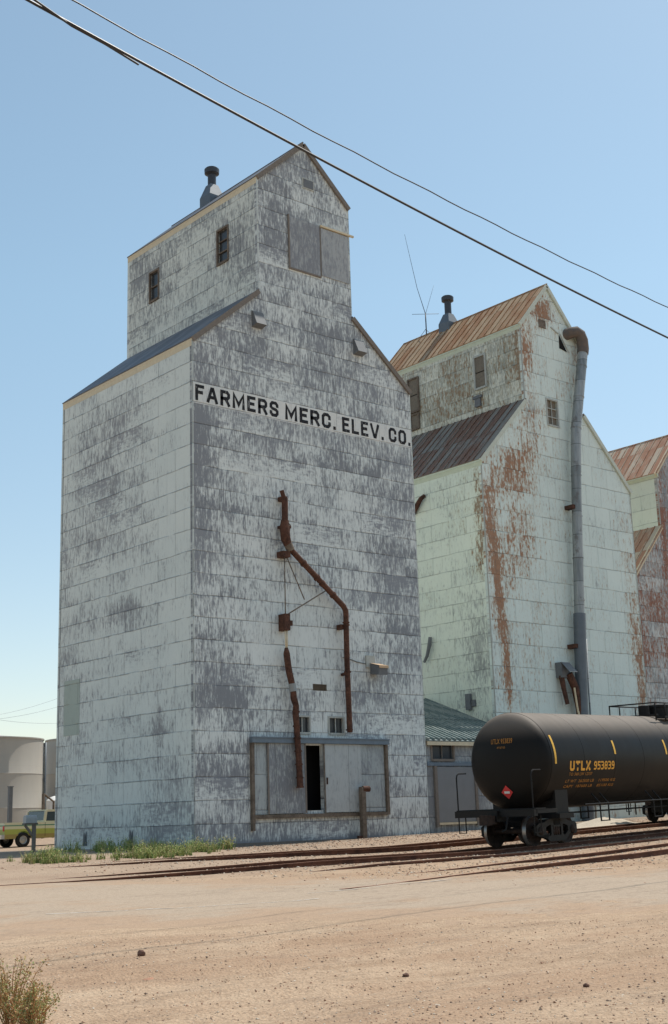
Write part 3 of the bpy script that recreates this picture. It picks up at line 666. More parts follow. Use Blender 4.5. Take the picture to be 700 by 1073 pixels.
m=MB(); m.tube([(-.32,-.03,.1),(-.8,-.02,.16),(-1.3,-.02,.28),(-1.55,-.02,.3)],.018,6); m.build('conduit',m_boxv,lp)
po=thing('bollard_post','old timber post with a rusty cap before the right sliding door','post',(7.8,-.32,-.2))
m=MB(); m.box((-.1,-.1,0),(.1,.1,2.3)); m.build('shaft',m_brownwood,po)
m=MB(); m.tube([(.0,-.02,2.22),(.32,-.05,2.22)],.12,10); m.build('cap',m_rust,po)
m=MB(); m.box((-.3,-.06,.12),(-.11,.06,.42)); m.build('foot_block',m_rustd,po)

# ---------------------------------------------------------------- shed between
sh=thing('lean_to_shed','low grey shed with a green ribbed roof between the first two elevators','shed',(11.75,.12,0))
def L(x,y,z): return (x-11.75,y-.12,z)
mm=MB(); X0,X1=11.76,18.26
mm.poly([(X0-11.75,-.5),(X1-11.75,-.5),(X1-11.75,4.0),(X0-11.75,4.0)],[rect(.42,1.72,3.22,3.9)],0,.15,uvoff=(11.7,0)).build('front_wall',m_shed,sh,recalc=False)
m=MB(); slab(m,L(X0,-.12,4.0),L(X1,-.12,4.0),L(X1,6.6,4.0+6.72*.369),L(X0,6.6,4.0+6.72*.369),.05); ribs(m,L(X0+.05,-.12,4.0),L(X1-.05,-.12,4.0),L(X0+.05,6.6,6.48),L(X1-.05,6.6,6.48),20,.07,.09); m.build('roof',m_roofgr,sh)
m=MB(); m.box(L(X0,-.10,3.80),L(X1,-.04,3.96)); m.build('fascia',m_cream,sh)
window(sh,'y',0,.42,1.72,3.22,3.88,1,m_greywood,m_glass,bars=0)
m=MB(); m.box(L(X0+.05,.04,2.95),L(X1,.118,3.08)); m.build('lintel',plain('blue grey lintel',(.16,.20,.24),.5,.2,.4,.25,4.),sh)
m=MB(); m.box(L(12.35,.05,.62),L(14.6,.11,2.9)); d=m.build('shed_door',plain('plain grey door sheet',(.22,.23,.235),.6,var=.15,scale=1.5),sh); m=MB(); m.box(L(12.35,.02,.52),L(14.6,.1,.61)); m.build('door_sill',m_cream,d)
MB().box(L(12.2,.0,.45),L(12.34,.11,2.95)).build('door_jamb',m_greywood,d); MB().box(L(14.61,.0,.45),L(14.75,.11,2.95)).build('door_jamb',m_greywood,d)
m=MB(); m.box(L(14.,2.,5.3-.66),L(15.,2.4,4.83)); 

# ---------------------------------------------------------------- second elevator
E2=elevator('grain_elevator','pale green rust streaked grain elevator with a rusty roof, middle one of the three',(18.3,2,0),11.7,11.0,17.85,4.6,21.5,25.75,28.35,
    m2_front,m2_side,m2_cup,m_roofrust_shade,m_roofrust,plain('pale green eave board',(.56,.62,.50),.6,var=.15),plain('pale rake board',(.56,.60,.52),.6,var=.2,scale=5.),
    holes_front=[(5.25,6.08,20.47,21.85)],holes_cup=[],ribbed=(22,22),ov=.10,D2=11.,eave_h=.3)
def l2(x,y,z): return (x-18.3,y-2,z)
xl2=(11.7-4.6)/2
window(E2,'y',0,5.25,6.08,20.47,21.85,1,m_palewood,m_boardup,bars=2)
window(E2,'x',xl2-.06,2.55,3.3,22.95,24.7,1,m_palewood,m_boardup,bars=1,depth=.05)
window(E2,'x',xl2-.06,7.7,8.45,22.95,24.85,1,m_brownwood,m_boardup,bars=1,depth=.05)
window(E2,'x',xl2-.06,7.75,8.35,21.95,22.75,1,m_brownwood,m_boardup,bars=0,vert=False,depth=.05)
m=MB(); m.box((xl2-.14,2.9,22.4),(xl2-.004,3.5,22.55)); m.box((xl2-.10,3.0,21.95),(xl2-.004,3.4,22.4)); m.build('broken_vent',m_boxv,E2)
m=MB(); m.face([(6.65,-.03,25.7),(6.62,-.03,24.95),(7.2,-.03,24.85)]); m.face([(6.65,-.004,25.7),(6.62,-.004,24.95),(7.2,-.004,24.85)][::-1]); m.build('torn_hole_shade',m_dark,E2,merge=False)  # shade inside the tear painted as a flat near-black triangle
m=MB(); m.beam((6.66,-.08,25.75),(7.22,-.10,24.82),.06,.05); m.beam((6.0,-.03,26.0),(6.6,-.03,25.75),.04,.05); m.build('bent_strip',m_palewood,E2)
m=MB(); m.box((5.05,-.03,25.8),(5.6,-.004,26.25)); m.build('gable_hatch',m_brownwood,E2); 
roof_vent(E2,5.85,7.3,28.1,.42,.95,.2,2.1)
an=thing('antenna','thin whip antenna mast on the rusty ridge of the middle elevator','antenna',(24.1,11.1,28.45))
m=MB(); m.tube([(0,0,-.1),(0,0,1.25)],.035,8); m.build('mast',m_ventmetal,an)
m=MB(); m.tube([(0,0,1.2),(-.1,.5,3.),(-.2,1.25,6.7)],[.022,.016,.009],6); m.build('whip',m_ventmetal,an)
m=MB(); m.tube([(0,0,1.2),(.45,-.35,3.)],[.012,.007],5); m.build('whip',m_ventmetal,an)
m=MB(); m.tube([(-.62,.5,1.2),(.62,-.5,1.2)],.014,5); m.build('crossarm',m_ventmetal,an)
for a_,b_ in(((.0,0,.2),(.25,-.3,-.15)),((.0,0,.3),(-.1,.4,-.1))): MB().tube([a_,b_],.014,5).build('stay',m_ventmetal,an)
du=thing('grain_duct','tall galvanised pipe running from cupola to ground on the middle elevator','duct',(24.7,1.5,0))
def ld(x,z,y=1.55): return (x-24.7,y-1.5,z)
# (x,z) filled from measurements at the plane y=1.55
m=MB(); m.tube([ld(25.5,25.8,2.3),ld(25.7,25.93,1.8),ld(25.95,25.98,1.6),ld(26.2,25.86),ld(26.36,25.55),ld(26.38,25.1),ld(26.3,24.8)],.31,16); m.build('elbow',rusty('rust stained galvanised elbow',(.10,.10,.10),(.19,.14,.11),3.),du)
m=MB(); m.tube([ld(26.32,24.9),ld(25.24,20.4),ld(24.98,18.)],.27,16)
for z in(24.,22.2,20.4): 
    x=interp(z,[18.,20.4,24.9],[24.98,25.24,26.32]); m.tube([ld(x,z),ld(x+.02,z+.08)],.29,16)
m.build('upper_duct',m_galv,du)
m=MB(); m.tube([ld(24.98,18.05),ld(24.66,14.),ld(24.4,10.5)],.26,16)
for z in(17.8,15.6,13.4,11.2):
    x=interp(z,[10.5,14.,18.],[24.4,24.66,24.98]); m.tube([ld(x,z),ld(x,z+.07)],.28,16)
m.build('middle_duct',m_galv,du)
m=MB(); m.tube([ld(24.4,10.55),ld(24.07,6.),ld(23.9,.2)],.31,16); m.build('lower_duct',m_galvd,du)
m=MB(); m.tube([ld(24.78,9.3),ld(24.5,.3)],.05,8); m.build('side_pipe',m_galv,du)
for z in(16.,8.8): 
    m=MB()
    x=interp(z,[0,6.,10.5,18.],[24.1,24.2,24.45,25.1]); m.box(ld(x-.55,z,1.45),ld(x-.25,z+.2,1.99)); m.build('wall_bracket',m_rustd,du)
ch=thing('chute_box','grey hooded chute box with torn rusty boots low on the middle elevator','chute',(23.2,1.9,5.6))
m=MB(); m.box((-.42,-.3,1.7),(.2,.09,2.45)); m.face([(-.42,-.3,2.45),(.2,-.3,2.45),(.3,-.7,1.95),(-.32,-.7,1.95)]); m.build('hood',m_boxv,ch,merge=False)
m=MB(); m.tube([(-.3,-.15,1.8),(-.25,-.2,1.2),(-.1,-.25,.4)],[.14,.12,.10],10); m.build('boot',m_rustd,ch)
m=MB(); m.tube([(.1,-.3,1.9),(.45,-.35,1.2),(.6,-.35,.3),(.75,-.35,-.8)],[.2,.2,.16,.14],10); m.build('boot',m_rust,ch)
m=MB(); m.tube([(.2,-.5,1.2),(.35,-.5,.1),(.55,-.5,-.5)],.05,6); m.build('strap',m_cream,ch)
for nm,lab,pts,r,mt in(('spout_stub','rusty spout stub high on the shaded side of the middle elevator',[(18.25,6.9,15.95),(18.1,6.5,16.2),(18.1,6.1,16.6),(18.2,5.9,16.75)],.13,m_rustd),
                    ('hanging_strip','torn dark metal strip hanging on the shaded side wall of the middle elevator',[(18.15,5.95,9.5),(18.1,5.98,9.1),(18.12,6.2,8.6),(18.1,6.4,8.3)],.09,m_boxv)):
    m=MB(); m.tube(pts,[r,r*1.1,r*.9,r*.7],8); o=m.build(nm,mt); tag(o,lab,nm.replace('_',' '))
m=MB(); m.box((18.12,3.45,5.75),(18.28,3.75,6.5)); m.box((18.2,3.2,5.9),(18.29,3.44,6.2)); o=m.build('small_box',m_boxv); tag(o,'small dark metal box low on the shaded wall above the shed roof','utility box')
# ---------------------------------------------------------------- third elevator
E3=elevator('grain_elevator','grey rust blotched grain elevator furthest right, partly beyond the frame',(30.9,3,0),10.8,11,13.2,4.6,16.5,19.75,22.35,
    m3_front,m3_side,m3_side,m_rooflt,m_rooflt,plain('pale green eave board two',(.56,.62,.50),.6,var=.15),m_cream,ribbed=(22,22),ov=.18,D2=11.,eave_h=.25,trim=plain('grey corner',(.4,.42,.40)))

# ---------------------------------------------------------------- rail tracks
A7=rad(7.)
def T_y(k,x):
    if k==1: return interp(x,[-30,-8,-3.5,0,2.5,5,80],[-3.5,-6.9,-7.75,-8.2,-8.2,-7.95,-7.95+75*math.tan(A7)])
    if k==2: return interp(x,[-20,-8,0,4.62,80],[-12.2,-12.45,-12.1,-11.61,-11.61+75.38*math.tan(A7)])
    return interp(x,[-30,-14,-6,80],[-21.6,-19.6,-18.15,-18.15+86*math.tan(rad(9.2))])
def T_top(k,x):
    """height of the rail head"""
    base=terr(x,T_y(2,x) if k==2 else T_y(k,x))
    h={1:interp(x,[-11,-6,-1],[-.05,.07,.15]),2:interp(x,[-12,-5],[.02,.145]),3:interp(x,[-9.,1.],[.0,.15])}[k]
    return base+h
def railpair(k,x0,x1,label,tie_range):
    cx=(x0+x1)/2; T=thing('railway_track',label,'railway track',(cx,T_y(k,cx),T_top(k,cx)-.15),group='railway tracks before the elevators')
    o0=Vector(T.location)
    N=int((x1-x0)/1.2)
    for s in(-1,1):
        m=MB(); prev=None
        prof=[(-.036,0),(.036,0),(.036,-.035),(.012,-.045),(.012,-.14),(.07,-.155),(.07,-.165),(-.07,-.165),(-.07,-.155),(-.012,-.14),(-.012,-.045),(-.036,-.035)]
        for i in range(N+1):
            x=x0+(x1-x0)*i/N; d=.3; t=Vector((2*d,T_y(k,x+d)-T_y(k,x-d))).normalized(); nrm=Vector((-t.y,t.x))
            c=Vector((x,T_y(k,x)))+nrm*s*.7525; z=T_top(k,x)
            ring=[Vector((c.x+nrm.x*a,c.y+nrm.y*a,z+b))-o0 for a,b in prof]
            if prev:
                for j in range(12): m.face([prev[j],prev[(j+1)%12],ring[(j+1)%12],ring[j]])
            prev=ring
        ob=m.build('rail',m_rail,T); ob.data.materials.append(m_railtop)
        for p in ob.data.polygons:
            if p.normal.z>.9 and p.center.z+o0.z>0-9 and p.area>.05 and abs(p.normal.z)>.99:
                # only the head carries the worn band
                x=p.center.x+o0.x
                if p.center.z+o0.z>T_top(k,x)-.02: p.material_index=1
    tm=None; x=tie_range[0]
    while x<tie_range[1]:
        t=Vector((.6,T_y(k,x+.3)-T_y(k,x-.3))).normalized(); y=T_y(k,x); z=T_top(k,x)-.17
        if tm is None:
            tm=MB().box((-.115,-1.28,-.14),(.115,1.28,.0)).build('tie',m_tie,T); ob=tm
        else: ob=tm.copy(); C.objects.link(ob); ob.parent=T
        ob.location=Vector((x,y,z+random.uniform(-.012,.012)))-o0; ob.rotation_euler=(0,-.0,math.atan2(t.y,t.x)+random.uniform(-.03,.03))
        x+=.56
    return T
railpair(1,-18,60,'rusty railway track nearest the elevator walls, behind the tank car',(-6,22))
railpair(2,-16,60,'railway track carrying the black tank car',(-7,20))
railpair(3,-10,60,'rusty railway track nearest the road, half buried in gravel',(-2,16))
m=MB(); pr=None; x=-7.5
pts=[(-7.5,-14.9),(-4.3,-14.6),(2.9,-13.75),(9,-13.0),(16,-12.1)]
for i,(x,y) in enumerate(pts):
    z=terr(x,y)+(.10 if 0<i<4 else .0)
    ring=[(x,y+a,z+b) for a,b in((-.036,0),(.036,0),(.036,-.04),(.012,-.05),(.012,-.13),(.07,-.16),(-.07,-.16),(-.012,-.13),(-.012,-.05),(-.036,-.04))]
    if pr:
        for j in range(10): m.face([pr[j],pr[(j+1)%10],ring[(j+1)%10],ring[j]])
    pr=ring
o=m.build('loose_rail',m_rail); tag(o,'single disused rail lying between the tank car track and the track nearest the road','rail')
m=MB(); pr=None
pts=[(2,-19.3),(5,-18.75),(9,-18.0),(14,-17.1)]
for i,(x,y) in enumerate(pts):
    z=terr(x,y)+(.06 if 0<i<4 else .0)
    ring=[(x,y+a,z+b) for a,b in((-.036,0),(.036,0),(.036,-.04),(.07,-.16),(-.07,-.16),(-.036,-.04))]
    if pr:
        for j in range(6): m.face([pr[j],pr[(j+1)%6],ring[(j+1)%6],ring[j]])
    pr=ring
o=m.build('loose_rail',m_rail); tag(o,'short rail half buried at the road edge, lower right','rail')

# ---------------------------------------------------------------- tank car
def tank_car(label,loc,rotz,grade):
    T=thing('tank_car',label,'tank car',loc,(0,-grade,rotz),'black tank cars on the tracks')
    R=1.525; zc=1.08+R; x0=-.45; x1=18.7; hd=.60
    Mt=Matrix.Translation((0,0,zc))
    prof=[]
    for i in range(0,13):
        t=i/12*PI/2; prof.append((x0-hd*math.cos(t),max(0.0001,(R-.015)*math.sin(t))))
    prof+= [(x0+.01,R-.002),(x0+.06,R)]
    rings=[x0+.06]; 
    for sx in [x0+1.87*i for i in range(1,10)]: prof+=[(sx-.1,R),(sx-.015,R),(sx-.012,R+.004),(sx+.012,R+.004),(sx+.015,R),(sx+.1,R)]
    prof+=[(x1-.06,R),(x1,R-.01)]
    for i in range(12,-1,-1):
        t=i/12*PI/2; prof.append((x1+hd*math.cos(t),max(.0001,(R-.015)*math.sin(t))))
    sh_=MB().lathe(prof,72,Mt).build('tank_shell',m_tank,T)
    # head rim weld
    # saddles and sills
    for xx in(.25,x1-.8):
        m=MB()
        s=1 if xx<1 else -1; xb=xx
        m.box((xb-.25,-1.35,.80),(xb+.55,1.35,.95)); m.box((xb-.2,-1.2,.95),(xb+.5,-1.1,2.05)); m.box((xb-.2,1.1,.95),(xb+.5,1.2,2.05)); m.box((xb-.2,-1.1,.95),(xb-.12,1.1,1.35)); m.build('saddle',m_iron,T)
    for s,e in((-1,x0),(1,x1)):
        a=e+s*1.25
        m=MB(); m.box((min(a,e-s*2.2),-.2,.78),(max(a,e-s*2.2),.2,1.12)); m.build('stub_sill',m_iron,T)
    for s,e in((-1,x0),(1,x1)):
        a=e+s*1.05
        m=MB(); m.box((a-.09,-1.5,.93),(a+.09,1.5,1.13)); m.box((min(a,a-s*.55),-1.5,1.10),(max(a,a-s*.55),1.5,1.16)); m.box((min(a,a-s*1.2),-1.5,1.0),(max(a,a-s*1.2),-1.38,1.12)); m.box((min(a,a-s*1.2),1.38,1.0),(max(a,a-s*1.2),1.5,1.12))
        pl=m.build('end_platform',m_iron,T)
        for y in(-1.42,1.42):
            m=MB(); m.tube([(a,y,1.15),(a,y,2.15),(a-s*.04,y,2.25),(a-s*.12,y,2.29),(a-s*.5,y*1.0,2.29)],.024,6); m.tube([(a,y,.95),(a,y,.45),(a-s*.35,y,.45),(a-s*.35,y,.95)],.022,6); m.build('grab_rail',m_iron,pl)
        m=MB(); m.box((a+s*.1,-.12,.72),(a+s*.45,.12,.98)); m.box((a+s*.42,-.17,.70),(a+s*.62,.17,1.0)); m.build('coupler',m_wheel,pl)
        m=MB(); m.tube([(a+s*.05,-.5,.95),(a+s*.2,-.5,.55),(a+s*.35,-.45,.5)],.03,6); m.build('brake_line',m_iron,pl)
    # long running rail under the tank, both sides, with hangers
    for y in(-1.46,1.46):
        m=MB(); m.tube([(1.3,y,1.18),(x1-1.4,y,1.18)],.022,6)
        for xx in(2.2,2.7,5.6,6.1,8.9,9.4,12.6,13.1,16.,16.4): m.tube([(xx,y*.8,1.5),(xx,y,1.18),(xx,y,.62)],.026,6)
        m.tube([(2.2,y,.64),(2.7,y,.64)],.02,6); m.tube([(5.6,y,.64),(6.1,y,.64)],.02,6); m.build('side_rail',m_iron,T)
    m=MB(); m.tube([(1.2,-.3,.92),(17.2,-.3,.92)],.03,6); m.box((8.6,-.35,.7),(9.9,.35,1.12)); m.build('bottom_outlet',m_iron,T)
    # manway platform
    cx=(x0+x1)/2; zt=zc+R
    m=MB(); m.box((cx-1.3,-1.0,zt-.12),(cx+1.3,-.62,zt-.04)) ; m.box((cx-1.3,.62,zt-.12),(cx+1.3,1.0,zt-.04)); m.box((cx-1.3,-.62,zt+.0),(cx-1.1,.62,zt+.05)); m.box((cx+1.1,-.62,zt+.0),(cx+1.3,.62,zt+.05)); pf=m.build('platform',m_iron,T)
    m=MB()
    for y in(-1.,1.):
        for xx in(cx-1.85,cx-1.15,cx,cx+1.15,cx+1.85): m.tube([(xx,y*.93,zt-.22),(xx,y*.93,zt+.42)],.028,6)
        m.tube([(cx-1.85,y*.93,zt+.42),(cx+1.85,y*.93,zt+.42)],.028,6)
    for xx in(cx-1.85,cx+1.85): m.tube([(xx,-.93,zt+.42),(xx,.93,zt+.42)],.028,6)
    m.build('platform_rail',m_iron,pf)
    Mz=Matrix.Translation((cx,0,zt-.1))@Matrix.Rotation(-PI/2,4,'Y')
    m=MB().lathe([(0,.42),(.42,.42),(.44,.46),(.52,.46),(.56,.3),(.58,0.001)],24,Mz); mw=m.build('manway',m_iron,T)
    m=MB().lathe([(0,.2),(.5,.2),(.55,.001)],16,Matrix.Translation((cx-.75,.15,zt-.1))@Matrix.Rotation(-PI/2,4,'Y')); m.build('valve_housing',m_iron,T)
    # side marks mapped on the shell
    def cyl(xp,ang,rr=R+.006,side=-1):
        return (xp,side*rr*math.cos(ang),zc+rr*math.sin(ang))
    def arcband(xa,xb,a0,a1,n=6,name='reflector',mat=m_yellow,rr=R+.007):
        m=MB()
        for i in range(n):
            t0=a0+(a1-a0)*i/n;t1=a0+(a1-a0)*(i+1)/n
            m.face([cyl(xa,t0,rr),cyl(xb,t0,rr),cyl(xb,t1,rr),cyl(xa,t1,rr)])
        return m.build(name,mat,T)
    for xx,a0,a1 in TAPE: arcband(xx-.05,xx+.05,a0,a1)
    for (s,xa,xb,ac,h,mat) in MARKS:
        fn=lambda u,w,ac=ac: Vector(cyl(u,ac+w/R))
        if s in('UTLX','953839'):
            block_text(s,xa,xb,-h/2,h/2,lambda u,w,o,ac=ac: Vector(cyl(u,ac+w/R,R+.006+o*2)),mat,T,th=.23,gap=.36); continue
        fit_text(s,xa,xb,-h/2,h/2,fn,mat,T,offset=.012)
    # head marks: ellipsoid head
    def headp(y,z,off=.008):
        r=math.hypot(y,z); t=math.asin(min(1,r/(R-.015))); return Vector((x0-hd*math.cos(t)-off,y,zc+z))
    def headtext(s,ya,yb,z,h,mat):
        me=fit_text(s,ya,yb,z-h/2,z+h/2,lambda u,w:headp(-u,w),mat,T,offset=.015)
    for a in HEADT: headtext(*a)
    m=MB(); cy,cz_=DIA; q=.2
    def dia(q,off): 
        mm_=MB(); c0=headp(cy,cz_,off)
        pts_=[headp(cy,cz_+q,off),headp(cy+q,cz_,off),headp(cy,cz_-q,off),headp(cy-q,cz_,off)]
        for i in range(4): mm_.face([c0,pts_[i],pts_[(i+1)%4]])
        return mm_
    pc=dia(.21,.03).build('hazard_placard',m_red,T,merge=False)
    m=MB()
    P=[headp(cy+a,cz_+b,.036) for a,b in((.1,.03),(-.1,.03),(-.1,-.04),(.1,-.04))]; m.face(P); m.build('placard_band',m_white,pc,merge=False)
    # trucks
    for k,bx in enumerate((.25,x1-.55)):
        B=bpy.data.objects.new('bogie',None); C.objects.link(B); B.parent=T; B.location=(bx,0,0)
        wh=None
        for ax in(-.89,.89):
            m=MB().tube([(ax,-.95,.455),(ax,.95,.455)],.075,12); m.build('axle',m_wheel,B)
            for s in(-1,1):
                Mw=Matrix.Translation((ax,s*.72,.455))@Matrix.Rotation(s*PI/2,4,'Z')
                m=MB().lathe([(.0,.001),(.0,.12),(.03,.15),(-.0,.30),(.03,.36),(.065,.40),(.068,.445),(.0,.455),(-.055,.462),(-.065,.49),(-.085,.49),(-.09,.42),(-.05,.3),(-.02,.15),(-.06,.1),(-.06,.001)],40,Mw)
                w_=m.build('wheel',m_wheel,B); w_.data.materials.append(m_tread)
                for p in w_.data.polygons:
                    rr=math.hypot(p.center.x-ax,p.center.z-.455)
                    if .445<rr<.462 and abs(p.normal.y)<.5: p.material_index=1
                m=MB().lathe([(.0,.13),(.12,.13),(.15,.10),(.17,.001)],16,Matrix.Translation((ax,s*.95,.455))@Matrix.Rotation(s*PI/2,4,'Z')); m.build('bearing_cap',m_wheel,B)
        for s in(-1,1):
            out=[(-1.12,.34),(-1.12,.60),(-1.0,.68),(-.7,.70),(-.45,.80),(.45,.80),(.7,.70),(1.0,.68),(1.12,.60),(1.12,.34),(1.02,.30),(.78,.36),(.55,.20),(.40,.12),(-.40,.12),(-.55,.20),(-.40,.36),(-1.02,.30)]
            h1=[(-.62,.42),(-.60,.56),(-.40,.62),(-.33,.62),(-.33,.32),(-.42,.28)]; h2=[(-x,z) for x,z in h1][::-1]; h3=[(-.22,.30),(-.22,.60),(.22,.60),(.22,.30)]
            m=MB().poly(out,[h1,h2,h3],s*.93,s*.12); m.build('side_frame',m_iron,B)
            m=MB()
            for xx in(-.13,0,.13): m.tube([(xx,s*.99,.28),(xx,s*.99,.60)],.055,8)
            m.build('spring',m_wheel,B)
        m=MB().box((-.2,-1.05,.55),(.2,1.05,.78)); m.tube([(-.5,-.8,.5),(-.5,.8,.5)],.05,8); m.tube([(.5,-.8,.5),(.5,.8,.5)],.05,8); m.box((-.58,-.85,.3),(-.40,-.6,.62)); m.box((-.58,.6,.3),(-.40,.85,.62)); m.build('bolster',m_iron,B)
    return T
TAPE=[(-.25,-.10,.50),(3.3,.08,.38),(6.7,.06,.40),(10.3,.12,.38),(13.8,.12,.38),(17.3,.1,.4)]
MARKS=[('UTLX',.55,1.75,-.15,.30,m_ylet),('953839',1.95,3.2,-.15,.28,m_ylet),('TO 360 LW 12757',.55,1.9,-.32,.10,m_orlet),('LT WT  263500 LB',.45,2.1,-.47,.10,m_orlet),('119500 KG',2.4,3.4,-.47,.10,m_orlet),('CAPY  187600 LB',.45,2.1,-.59,.10,m_orlet),('85100 KG',2.4,3.4,-.59,.10,m_orlet)]
HEADT=[('UTLX 953839',-.35,.45,.62,.16,m_orlet),('FTSTO',-.1,.2,.42,.06,m_orlet)]
DIA=(-.1,-.95)
TC=tank_car('black tank car on the near track, its end facing the lettered elevator',(4.62,-11.61,-.09),A7,rad(1.15))
m=MB()
tc2=copy_tree(TC); tc2['label']='second black tank car on the track behind, mostly hidden by the nearer tank car'
X2=20.3; tc2.location=(X2,T_y(1,X2),T_top(1,X2)-.0)

# ---------------------------------------------------------------- storage tanks
g=G('tan painted tank steel',.55,spec=.3); o=g.coord('Object'); X,Y,Z=g.sep(o)
nn=g.noise(g.vec(X*1.5,Y*1.5,Z*.25),1.,4.); bd=((Z/1.6).fract()-.5).abs()
c=g.mix(nn,(.36,.335,.295),(.44,.41,.36)); c=g.mix(bd.step(.485,.497)*.08,c,(.2,.18,.15)); g.base(c); m_tan=g.m
def storage_tank(label,c,R,H,pipe_ang):
    t=thing('storage_tank',label,'storage tank',c,group='tan storage tanks behind the elevator')
    Mz=Matrix.Rotation(-PI/2,4,'Y')
    MB().lathe([(0,R),(H*.33,R),(H*.33,R+.02),(H*.335,R),(H*.66,R),(H*.66,R+.02),(H*.665,R),(H,R),(H,R+.06),(H+.08,R+.06),(H+.08,R)],80,Mz).build('shell',m_tan,t)
    MB().lathe([(H+.06,R),(H+.5,.001)],80,Mz).build('lid',m_tan,t)
    for i,(a,r) in enumerate(((pipe_ang,.06),)):
        m=MB(); d=Vector((math.cos(a),math.sin(a),0)); m.tube([d*(R+.16)+Vector((0,0,.3)),d*(R+.16)+Vector((0,0,H-.15))],.07,8); 
        for z in(H*.3,H*.6,H-.3): m.box(tuple(d*(R+.09)+Vector((-.06,-.06,z))),tuple(d*(R+.09)+Vector((.06,.06,z+.12))))
        m.build('stand_pipe',m_galvd,t)
    return t
st1=storage_tank('large tan storage tank at the far left edge, beyond the green pickup',(11.6,41.9,0),4.,6.55,rad(-33))
storage_tank('tan storage tank half hidden behind the lettered elevator',(21.1,42.4,0),4.,6.75,rad(-212+0))
m=MB(); a=rad(-95); 
q=Matrix.Rotation(rad(-98),4,'Z')
pc=MB(); M_=Matrix.Translation((0,0,5.55))@Matrix.Rotation(rad(-118),4,'Z')
for (r_,off,mt,nm) in((.42,.015,m_boxv,'hazard_sign'),(.33,.02,m_white,'sign_face')):
    P=[M_@Vector((4.0+off,0,r_)),M_@Vector((4.0+off,r_,0)),M_@Vector((4.0+off,0,-r_)),M_@Vector((4.0+off,-r_,0))]
    z=MB(); z.face(P); 
    if nm=='hazard_sign': hs_=z.build(nm,mt,st1,merge=False)
    else: z.build(nm,mt,hs_,merge=False)
pr=thing('propane_tank','upright white gas tank standing between the two tan tanks','gas tank',(15.4,38.9,0))
MB().lathe([(.5,.001),(.52,.25),(.7,.48),(2.6,.5),(2.8,.3),(2.9,.001)],28,Matrix.Rotation(-PI/2,4,'Y')).build('vessel',m_white,pr)
m=MB(); m.tube([(.3,.3,0),(.3,.3,.8)],.05,6); m.tube([(-.3,.3,0),(-.3,.3,.8)],.05,6); m.tube([(0,-.35,0),(0,-.35,.8)],.05,6); m.build('leg',m_galvd,pr)
pp=thing('vent_pipe','slanting grey pipe frame beside the large tan tank','pipe',(13.6,37.,0))
m=MB(); m.tube([(0,0,0),(0,0,3.0)],.1,8); m.tube([(0,0,3.0),(.9,.3,2.5),(.9,.3,0)],.07,8); m.build('pipe',m_brownwood,pp)
po=thing('steel_post','plain grey steel post before the large tan tank','post',(6.3,27.0,0))
m=MB(); m.box((-.1,-.1,0),(.1,.1,3.1)); m.build('shaft',m_boxv,po); m=MB(); m.box((-.13,-.13,3.1),(.13,.13,3.15)); m.build('cap',m_boxv,po)

# ---------------------------------------------------------------- pickups
g=G('green yellow pickup paint',.35,spec=.5); o=g.coord('Object'); X,Y,Z=g.sep(o)
c=g.mix(Z.step(.62,.64),(.30,.24,.07),(.36,.40,.08)); c=g.mix(Z.step(.86,.88),c,(.62,.61,.40)); c=g.mix(Z.step(1.0,1.015),c,(.12,.26,.16)); c=g.mix(Z.step(1.06,1.07),c,(.62,.62,.44)); g.base(c); m_green=g.m
m_greycar=plain('grey van paint',(.42,.42,.42),.4,.2,.5,.08)
m_tyre=plain('tyre rubber',(.02,.02,.02),.85,var=.2); m_rim=plain('steel rim',(.42,.42,.40),.4,.6,.5,.2); m_carglass=plain('car glass',(.03,.045,.05),.08,0,.8,.2); m_chrome=plain('bumper chrome',(.5,.5,.5),.25,.9,.5,.1)
def arch_profile(x0,x1,z0,z1,wheels,r=.42):
    p=[(x0,z1)]; p.append((x0,z0))
    for wx in wheels:
        p.append((wx-r,z0))
        for i in range(1,10):
            a=PI-PI*i/10; p.append((wx+r*math.cos(a),max(z0,.36+r*math.sin(a))))
        p.append((wx+r,z0))
    p+= [(x1,z0),(x1,z1)]
    return p
